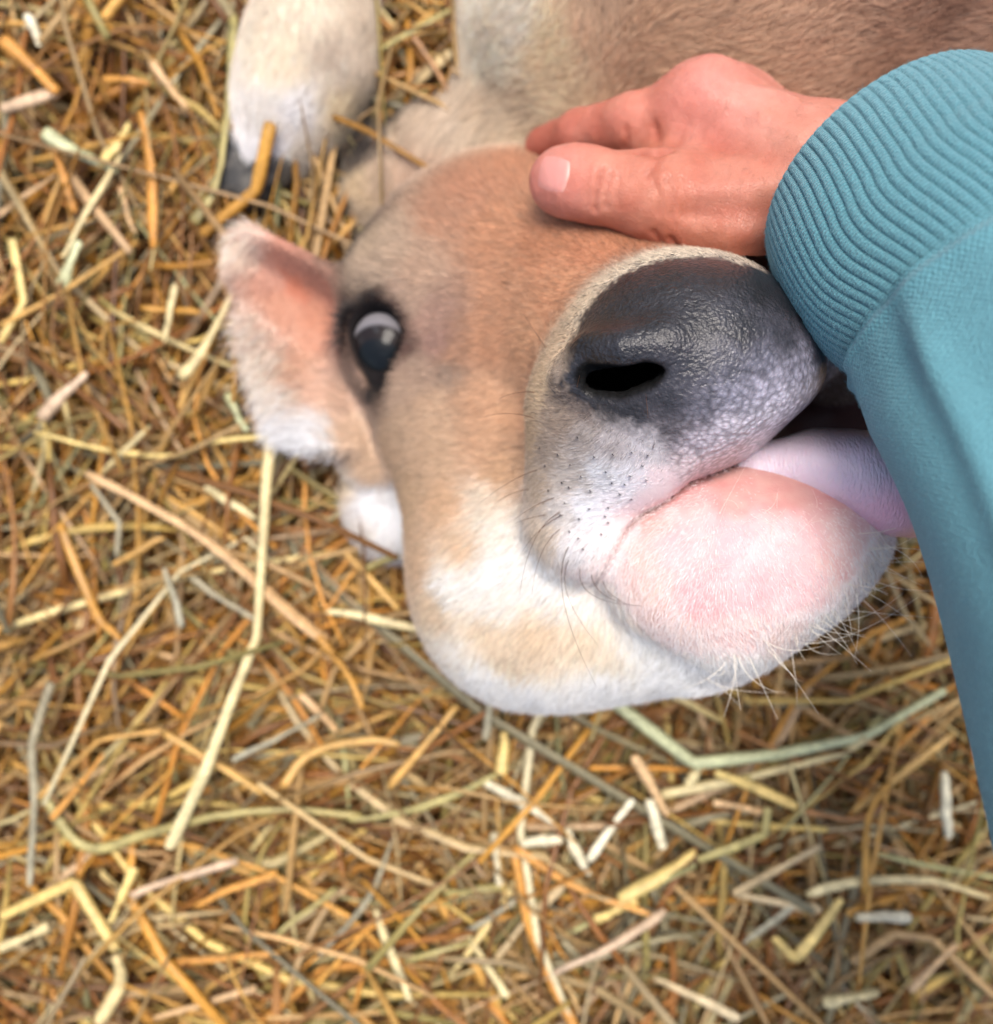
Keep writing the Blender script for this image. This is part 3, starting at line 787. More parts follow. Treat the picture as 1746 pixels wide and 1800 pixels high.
hp = (q[fi]*wts).sum(1); hn = unit((BN[BF[fi]]*wts).sum(1)); hc = (BC[BF[fi]]*wts).sum(1); hh = (BH[BF[fi]]*wts).sum(1)
# flow: away from the nose on the head, back along the trunk elsewhere
src = P(1290, 640, 19)
flow = hp-src
trunk = np.clip((hp[:, 1]-0.14)/0.05, 0, 1)[:, None]*(hp[:, 2:3] < 0.13)
flow = unit(flow)*(1-trunk)+trunk*np.array([0.75, 0.45, 0.0])
earm = np.clip((-hp[:, 0]-0.085)/0.015, 0, 1)[:, None]*np.clip((0.14-hp[:, 1])/0.01, 0, 1)[:, None]*(hp[:, 1:2] > 0.02)
flow = flow*(1-earm)+earm*np.array([-0.8, -0.75, 0.1])
legm = np.clip((-hp[:, 0]-0.05)/0.01, 0, 1)[:, None]*(hp[:, 1:2] > 0.17)
flow = flow*(1-legm)+legm*np.array([-0.3, -1.0, 0.0])
swirl = np.stack([vnoise(hp, 45)-0.5, vnoise(hp+5, 45)-0.5, vnoise(hp+9, 45)-0.5], -1)
flow = unit(flow)+swirl*0.9+rng.normal(0, 0.16, (NH, 3))
tang = unit(flow-(flow*hn).sum(1, keepdims=True)*hn)
L = hh[:, 0]*0.001*rng.uniform(0.6, 1.15, NH)
chin = np.clip((hh[:, 1] < 0.75)*1.0, 0, 1)
lift_a = np.radians(np.where(hh[:, 0] > 8.5, 34, 20)+rng.normal(0, 7, NH)+chin*10)
d0 = tang*np.cos(lift_a)[:, None]+hn*np.sin(lift_a)[:, None]
d1 = tang*np.cos(lift_a*0.5)[:, None]+hn*np.sin(lift_a*0.5)[:, None]+rng.normal(0, 0.10, (NH, 3))
d2 = tang*0.97+hn*0.06+rng.normal(0, 0.20, (NH, 3))
p0 = hp-hn*0.0004
p1 = p0+d0*(L*0.33)[:, None]; p2 = p1+d1*(L*0.33)[:, None]; p3 = p2+d2*(L*0.34)[:, None]
pts = np.stack([p0, p1, p2, p3], 1)
base_r = np.where(hh[:, 0] > 8.5, 0.00010, 0.000075)*rng.uniform(0.7, 1.2, NH)
rad = base_r[:, None]*np.array([1.0, 0.95, 0.75, 0.25])[None]
var = rng.normal(1.0, 0.25, (NH, 1))
hc_, _ = coat(hp+rng.normal(0, 0.0022, hp.shape))
keep = np.clip(hc.mean(1, keepdims=True)/0.10, 0, 1)   # stay dark in the lid rim and by the nostril
hc = hc_*keep+hc*(1-keep)
hc2 = hc*var
white = np.array(srgb((250, 240, 240)))
cz = np.clip(1.3-np.abs(sd_ell(hp, P(1300, 988, 14.6), (R(222,14.6), R(164,14.6), 0.043)))/0.008, 0, 1)
pk = (chin*cz)[:, None]*(0.55+0.4*rng.random((NH, 1)))                               # bristles over pink skin are white
hc2 = hc2*(1-pk)+white*pk
light = (rng.random((NH, 1)) < 0.12)*0.35
hc2 = np.clip(hc2*(1-light)+(hc2*0.4+0.5*np.array((0.8, 0.65, 0.5)))*light, 0.01, 0.9)
fur = curves_from('fur', pts, rad, hc2, m_fur, calf)
# ------------------------------------------------------------------ the person: right hand and sleeve
person = empty('person', P(1500, 330, 15))
tag(person, 'person in a teal knit sweater resting a bare hand on the calf\'s forehead', 'person')
WR = P(1450, 330, 15.2)
def hand_sdf(p):
    p = p.astype(np.float32)
    wrist = (1445, 330, 15.4, 112)
    # back of the hand: a fan from the wrist to the four knuckles
    d = chain(p, C(wrist, (1240, 205, 14.4, 74)))
    d = smin(d, chain(p, C(wrist, (1290, 215, 12.6, 72))), 0.012)
    d = smin(d, chain(p, C((1450,320,14.6,100), (1330, 235, 11.0, 68))), 0.012)
    d = smin(d, chain(p, C((1450,310,13.8,90), (1370, 250, 9.6, 62))), 0.012)
    d = smin(d, chain(p, C(wrist, (1660, 470, 18.5, 118))), 0.012)       # forearm inside the sleeve
    # fingers
    ix = chain(p, C((1240,203,14.4,66), (1115,216,13.4,49), (1020,236,11.2,41), (955,254,8.6,31)), 0.004)
    md = chain(p, C((1290,213,12.6,62), (1150,208,10.6,48), (1050,240,8.2,40), (985,275,6.2,32)), 0.004)
    rn = chain(p, C((1330,235,11.0,58), (1200,215,8.8,46), (1110,250,6.6,38), (1050,290,4.9,31)), 0.004)
    pk = chain(p, C((1370,250,9.6,52), (1260,230,7.4,40), (1190,262,5.6,33), (1140,296,4.3,27)), 0.004)
    d = smin(d, ix, 0.012)
    for f in (md, rn, pk): d = smin(d, f, 0.006)
    # knuckle of the first finger
    d = smin(d, sd_rc(p, P(1238,178,14.4), P(1290,185,13.0), R(60,14.4), R(58,13)), 0.014)
    # thumb with its ball
    tb = chain(p, C((981,318,14.7,49), (1010,320,15.1,54), (1068,331,15.5,52), (1160,345,15.6,72), (1290,372,15.6,104)), 0.010)
    tb = smin(tb, chain(p, C((1250,395,14.8,62), (1390,420,15.0,84), wrist)), 0.02)
    d = smin(d, tb, 0.014)
    # web between thumb and first finger
    d = smin(d, sd_rc(p, P(1170,295,13.9), P(1300,290,14.6), R(42,13.9), R(70,14.6)), 0.012)
    # creases
    d = smax(d, -sd_rc(p, P(1055,290,17.2), P(1046,365,17.2), 0.0004, 0.0004)+0.0003, 0.002)
    return d
lo_ = np.array([P(880,0,8)[0], P(0,520,8)[1], 0.022]); hi_ = np.array([P(1790,0,12)[0], P(0,90,6)[1], 0.222])
ax_ = [np.arange(lo_[k]-0.006, hi_[k]+0.006, 0.00125, dtype=np.float32) for k in range(3)]
AV, AF, AN = surface_nets(hand_sdf, *ax_)
# skin relief: creases of the thumb joint, folds at the base of the first finger, soft tendons
hb0 = BVHTree.FromPolygons(AV.tolist(), AF.tolist())
def press(line, depth, width):
    q = [lift(x, y, hb0) for x, y in line]
    q = [v for v in q if v is not None]
    if len(q) < 2: return 0
    q = catmull(q, 4*len(q))
    dd = near_line(AV, list(q))
    return depth*np.exp(-(dd/width)**2)
dep = np.zeros(len(AV))
for ln, dp, wd in [
    ([(1058,296),(1050,330),(1046,368)], -.0011, .0011), ([(1074,300),(1068,330),(1066,362)], -.0006, .0011), ([(1036,300),(1032,330),(1034,360)], -.0004, .0012), ([(1090,312),(1086,340),(1090,365)], -.0004, .0012),
    ([(1122,266),(1150,268),(1178,262)], -.0022, .0020), ([(1172,262),(1196,240),(1206,214)], -.0008, .0030), ([(1160,272),(1150,292),(1140,306)], -.0010, .0020), ([(1150,222),(1156,240),(1150,258)], -.0012, .0020), ([(1100,228),(1102,245),(1098,258)], -.0008, .0014),
    ([(1150,320),(1160,345),(1158,372)], -.0007, .0014), ([(1172,318),(1182,345),(1180,376)], -.0008, .0014), ([(1196,320),(1204,348),(1200,378)], -.0007, .0015), ([(1218,330),(1224,352),(1220,380)], -.0006, .0015),
    ([(1190,345),(1260,335),(1340,328),(1420,318)], .0016, .0050), ([(1200,400),(1290,410),(1400,415)], .0012, .0050), ([(1215,370),(1300,372),(1400,365)], -.0012, .0050), ([(1245,160),(1310,190),(1400,240)], .0011, .0040), ([(1240,230),(1320,262),(1410,280)], -.0014, .0060),
    ([(1180,420),(1196,440)], -.0012, .0016), ([(1150,408),(1164,428)], -.0008, .0014), ([(1380,172),(1400,182),(1420,190)], .0010, .0022), ([(1300,150),(1350,160),(1400,176)], .0008, .0026)]:
    dep = dep+press(ln, dp, wd)
AV = AV+AN*dep[:, None].astype(np.float32)
AV = AV+AN*((vnoise(AV, 130)-0.5)*0.0008+(vnoise(AV, 420)-0.5)*0.0003)[:, None]
hb = BVHTree.FromPolygons(AV.tolist(), AF.tolist())
SK = [(960,310,(236,158,142)),(1000,330,(230,156,136)),(1060,330,(228,158,132)),(1110,330,(224,152,124)),(1150,330,(208,134,106)),(1180,345,(216,142,114)),(1240,330,(218,146,122)),(1300,330,(222,154,130)),
      (1240,150,(236,162,146)),(1200,190,(228,150,130)),(1100,200,(226,148,124)),(1040,220,(222,142,118)),(965,250,(212,124,100)),(1150,250,(206,130,102)),(1300,180,(234,166,148)),(1380,200,(232,168,146)),
      (1380,300,(228,158,132)),(1250,420,(206,134,106)),(1180,390,(208,136,108)),(1320,440,(204,130,102)),(1100,370,(210,138,112)),(1350,400,(216,146,118)),(1440,250,(230,164,140))]
sm = [(lift(a, c_, hb), srgb(col)) for a, c_, col in SK]
sm = [(a, c_) for a, c_ in sm if a is not None]
sp = np.array([a for a, _ in sm]); scl = np.array([c_ for _, c_ in sm])
d2 = ((AV[:, None, :].astype(np.float32)-sp[None].astype(np.float32))**2).sum(-1)
w = 1/(d2+0.006**2)**1.6; w /= w.sum(1, keepdims=True)
AC = (w@scl)*np.array([.70, .61, .60])*(1+0.10*(vnoise(AV, 260)-0.5)+0.12*(vnoise(AV, 700)-0.5))[:, None]
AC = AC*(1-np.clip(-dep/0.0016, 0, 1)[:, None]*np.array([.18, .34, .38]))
mot = (vnoise(AV, 120)-0.5)[:, None]; AC = np.clip(AC*(1+mot*np.array([0.10, 0.34, 0.40])), 0, 0.95)
m_skin, nt, b = new_mat('human_skin')
ca = attr(nt, 'Col'); nt.links.new(ca.outputs['Color'], b.inputs['Base Color'])
tc = nt.nodes.new('ShaderNodeTexCoord')
vo = nt.nodes.new('ShaderNodeTexVoronoi'); vo.feature = 'DISTANCE_TO_EDGE'; vo.inputs['Scale'].default_value = 900
nz = noise_node(nt, 260, 4, tc.outputs['Object'])
mx = nt.nodes.new('ShaderNodeVectorMath'); mx.operation = 'MULTIPLY_ADD'
nt.links.new(nz.outputs['Color'], mx.inputs[0]); mx.inputs[1].default_value = (0.003,)*3; nt.links.new(tc.outputs['Object'], mx.inputs[2])
nt.links.new(mx.outputs[0], vo.inputs['Vector'])
h = math_node(nt, 'ADD', math_node(nt, 'MULTIPLY', math_node(nt, 'MINIMUM', vo.outputs['Distance'], 0.12), 2.0), nz.outputs['Fac'])
bump(nt, h, 0.6, 0.0008, b)
b.inputs['Roughness'].default_value = 0.48; b.inputs['Subsurface Weight'].default_value = 0.3
b.inputs['Subsurface Radius'].default_value = (1.0, 0.35, 0.2); b.inputs['Subsurface Scale'].default_value = 0.004
hand = mesh_from('hand', AV, AF, m_skin, person, col=AC)

# thumbnail: a curved plate set on the thumb
m_nail, nt, b = new_mat('finger_nail')
b.inputs['Roughness'].default_value = 0.40; b.inputs['Subsurface Weight'].default_value = 0.2; b.inputs['Subsurface Scale'].default_value = 0.002
ca = attr(nt, 'Col'); nt.links.new(ca.outputs['Color'], b.inputs['Base Color'])
nn = 18
cx_, cy_, ang_ = 974, 306, math.radians(12)
gv, gc = [], []
for i in range(nn):
    for j in range(nn):
        u = (i/(nn-1))*2-1; v = (j/(nn-1))*2-1
        ru = u*math.sqrt(1-0.42*v*v); rv = v*math.sqrt(1-0.42*u*u)
        x = cx_+33*ru*math.cos(ang_)-39*rv*math.sin(ang_); y = cy_+33*ru*math.sin(ang_)+39*rv*math.cos(ang_)
        q = lift(x, y, hb)
        if q is None: q = P(x, y, 14.5)
        e = max(abs(u), abs(v))
        q = q+np.array([0, 0, 1.0])*(0.00025*(1-max(0, (e-0.7)/0.3))-0.0005*max(0, (e-0.7)/0.3))
        gv.append(q)
        lun = np.clip((u-0.55)/0.25, 0, 1); tipw = np.clip((-u-0.82)/0.1, 0, 1)
        gc.append((srgb((230,156,144))*(1-lun)+srgb((232,174,160))*lun if tipw <= 0 else srgb((230,170,154)))*0.78)
gf = [(i*nn+j, (i+1)*nn+j, (i+1)*nn+j+1, i*nn+j+1) for i in range(nn-1) for j in range(nn-1)]
nail = mesh_from('thumbnail', gv, gf, m_nail, person, col=np.array(gc))

# sleeve: axis from the cuff's edge up the arm, ring frames carried along it
m_knit, nt, b = new_mat('teal_knit')
def knit(nt, b, fine=True):
    tc = nt.nodes.new('ShaderNodeTexCoord')
    big = noise_node(nt, 14, 3, tc.outputs['Object']); sm_ = noise_node(nt, 1100, 3, tc.outputs['Object'])
    uvn = nt.nodes.new('ShaderNodeUVMap'); uvn.uv_map = 'UVMap'
    sx = nt.nodes.new('ShaderNodeSeparateXYZ'); nt.links.new(uvn.outputs[0], sx.inputs[0])
    if fine:
        wa = math_node(nt, 'SINE', math_node(nt, 'MULTIPLY', sx.outputs[0], 2*math.pi*170))
        wb = math_node(nt, 'SINE', math_node(nt, 'MULTIPLY', sx.outputs[1], 2*math.pi*560))
        st = math_node(nt, 'MULTIPLY_ADD', math_node(nt, 'MULTIPLY', wa, wb), 0.30, 0.5)
    else:
        st = math_node(nt, 'MULTIPLY_ADD', math_node(nt, 'SINE', math_node(nt, 'MULTIPLY', sx.outputs[1], 2*math.pi*1000)), 0.3, 0.5)
    base = mix_col(nt, big.outputs['Fac'], (0.085, 0.225, 0.258, 1), (0.115, 0.280, 0.322, 1))
    ca = attr(nt, 'groove')
    base = mix_col(nt, math_node(nt, 'MULTIPLY', ca.outputs['Fac'], 0.55), base, (0.028, 0.12, 0.145, 1))
    fl = math_node(nt, 'MULTIPLY_ADD', math_node(nt, 'ADD', sm_.outputs['Fac'], math_node(nt, 'MULTIPLY', st, 0.9)), 0.62, 0.42)
    sc_ = nt.nodes.new('ShaderNodeVectorMath'); sc_.operation = 'SCALE'
    nt.links.new(base, sc_.inputs[0]); nt.links.new(fl, sc_.inputs['Scale'])
    nt.links.new(sc_.outputs[0], b.inputs['Base Color'])
    b.inputs['Roughness'].default_value = 0.9; b.inputs['Specular IOR Level'].default_value = 0.15
    b.inputs['Sheen Weight'].default_value = 0.35; b.inputs['Sheen Roughness'].default_value = 0.5
    b.inputs['Sheen Tint'].default_value = (0.7, 0.9, 1.0, 1)
    bump(nt, math_node(nt, 'ADD', st, math_node(nt, 'MULTIPLY', sm_.outputs['Fac'], 2.0)), 0.7, 0.0007, b)
knit(nt, b)
m_rib, nt, b = new_mat('teal_ribbed_knit'); knit(nt, b, False)

AXC = np.array([P(1568,322,18.6), P(1648,412,20.2), P(1752,515,21.8), P(1872,710,23.2), P(1985,960,24.8), P(2090,1260,26.2), P(2200,1620,27.6), P(2340,2200,28.5), P(2430,2900,28.5)])
RAD = np.array([0.0470, 0.0490, 0.0500, 0.0520, 0.0520, 0.0515, 0.0520, 0.055, 0.058])
NA = 400
axis = catmull(AXC, NA)
seg = np.concatenate([[0], np.cumsum(np.linalg.norm(np.diff(axis, axis=0), axis=1))])
radv = catmull(np.stack([RAD, RAD*0, RAD*0], -1), NA)[:, 0]
T0 = np.gradient(axis, axis=0); T0 = unit(T0)
# a fixed tilt for the cuff: its ring faces the hand
ref = np.array([0.0, 0.0, 1.0])
Sx = unit(np.cross(T0, ref)); Ux = np.cross(Sx, T0)
def ring_at(s):
    c = np.stack([np.interp(s, seg, axis[:, k]) for k in range(3)], -1)
    sx_ = unit(np.stack([np.interp(s, seg, Sx[:, k]) for k in range(3)], -1))
    ux_ = unit(np.stack([np.interp(s, seg, Ux[:, k]) for k in range(3)], -1))
    return c, sx_, ux_, np.interp(s, seg, radv)
def tube(s, nth, rfun, name, mat, parent):
    c, sx_, ux_, r = ring_at(s)
    th = np.arange(nth)/nth*2*np.pi
    rr, groove, dth = rfun(s[:, None], th[None, :], r[:, None])
    A = th[None, :]+dth
    V = c[:, None, :]+rr[..., None]*(np.cos(A)[..., None]*sx_[:, None, :]+np.sin(A)[..., None]*ux_[:, None, :])
    n = len(s)
    # seam column is duplicated for the UVs
    V = np.concatenate([V, V[:, :1]], 1); groove = np.concatenate([groove, groove[:, :1]], 1)
    U = np.stack(np.broadcast_arrays((np.arange(nth+1)/nth)[None, :], s[:, None]), -1)
    m = nth+1
    i = np.arange(n-1)[:, None]*m; j = np.arange(nth)[None]
    F = np.stack([i+j, i+j+1, i+m+j+1, i+m+j], -1).reshape(-1, 4)
    return mesh_from(name, V.reshape(-1, 3), F, mat, parent, extra={'groove': groove.ravel()}, uv=U.reshape(-1, 2))
CUFF = 0.060
NR = 90
def cuff_r(s, th, r):
    x = np.clip(s/CUFF, 0, 1)
    wig = 0.016*np.sin(2*th+5*x)*np.sin(np.pi*x)+0.010*np.sin(5*th-6*x)*np.sin(np.pi*x)
    ph = NR*th
    rib = np.abs(np.cos(ph/2))**0.45                       # rounded ribs, narrow grooves
    amp = 0.0010*np.clip(x*9+0.35, 0, 1)*np.clip((1-x)*9+0.15, 0, 1)
    bulge = 0.0035*np.sin(np.pi*np.clip(x*0.9+0.12, 0, 1))+0.0016*np.sin(3*th+1)*np.sin(np.pi*x)
    rr = r+bulge+amp*(rib-0.6)
    groove = (1-rib)**1.5*np.ones_like(x)
    return rr, groove, wig
s_out = np.linspace(0.0, CUFF, 60)
cuff = tube(s_out, NR*8, cuff_r, 'cuff', m_rib, person)
cuff['label'] = 'ribbed knit cuff of the sweater sleeve'
def lip_r(s, th, r):
    x = np.clip(s/0.03, 0, 1)
    rib = np.abs(np.cos(NR*th/2))**0.45
    rr = r+0.0012-0.0042*np.clip(x*6, 0, 1)**0.5-0.002*x+0.0004*(rib-0.6)
    return rr, (1-rib)**1.5*np.ones_like(x)*0.5, np.zeros_like(rr)
s_in = np.concatenate([[-0.0002], np.linspace(0.0005, 0.03, 14)])
s_in = np.clip(s_in, 0, None)
tube(s_in, NR*4, lip_r, 'cuff_lining', m_rib, person)
def sleeve_r(s, th, r):
    x = s-CUFF
    gather = 0.0016*np.exp(-x/0.03)*(np.sin(9*th+1.0)*0.5+np.sin(17*th+2.2)*0.3)
    fold = 0.0034*np.sin(3*th+9*x)*np.clip(x/0.05, 0, 1)*np.exp(-x/0.35)+0.0015*np.sin(5*th-25*x+1.5)*np.clip(x/0.03, 0, 1)
    fold = fold+0.0042*np.exp(-((th-0.62+0.5*x)/0.085)**2)*np.clip(x/0.02, 0, 1)*np.exp(-(x/0.16)**2)+0.0036*np.exp(-((th-1.05+0.9*x)/0.12)**2)*np.clip((x-0.02)/0.03, 0, 1)*np.exp(-(x/0.22)**2)
    fold = fold+0.0020*np.exp(-((th-1.75-1.2*x)/0.15)**2)*np.clip(x/0.03, 0, 1)
    seam = 0.0016*np.exp(-((x-0.002)/0.0016)**2)
    start = -0.0010*np.exp(-(x/0.0022)**2)
    return r+0.0016+gather+fold*1.0+seam+start+0.004*np.clip(x/0.03, 0, 1)*np.exp(-x/0.12), np.zeros_like(r+th), np.zeros_like(r+th)
s_sl = CUFF-0.0012+np.concatenate([np.linspace(0, 0.02, 40), np.linspace(0.022, seg[-1]-CUFF, 150)])
sleeve = tube(s_sl, 360, sleeve_r, 'sleeve', m_knit, person)
sleeve['label'] = 'teal knit sweater sleeve covering the forearm'
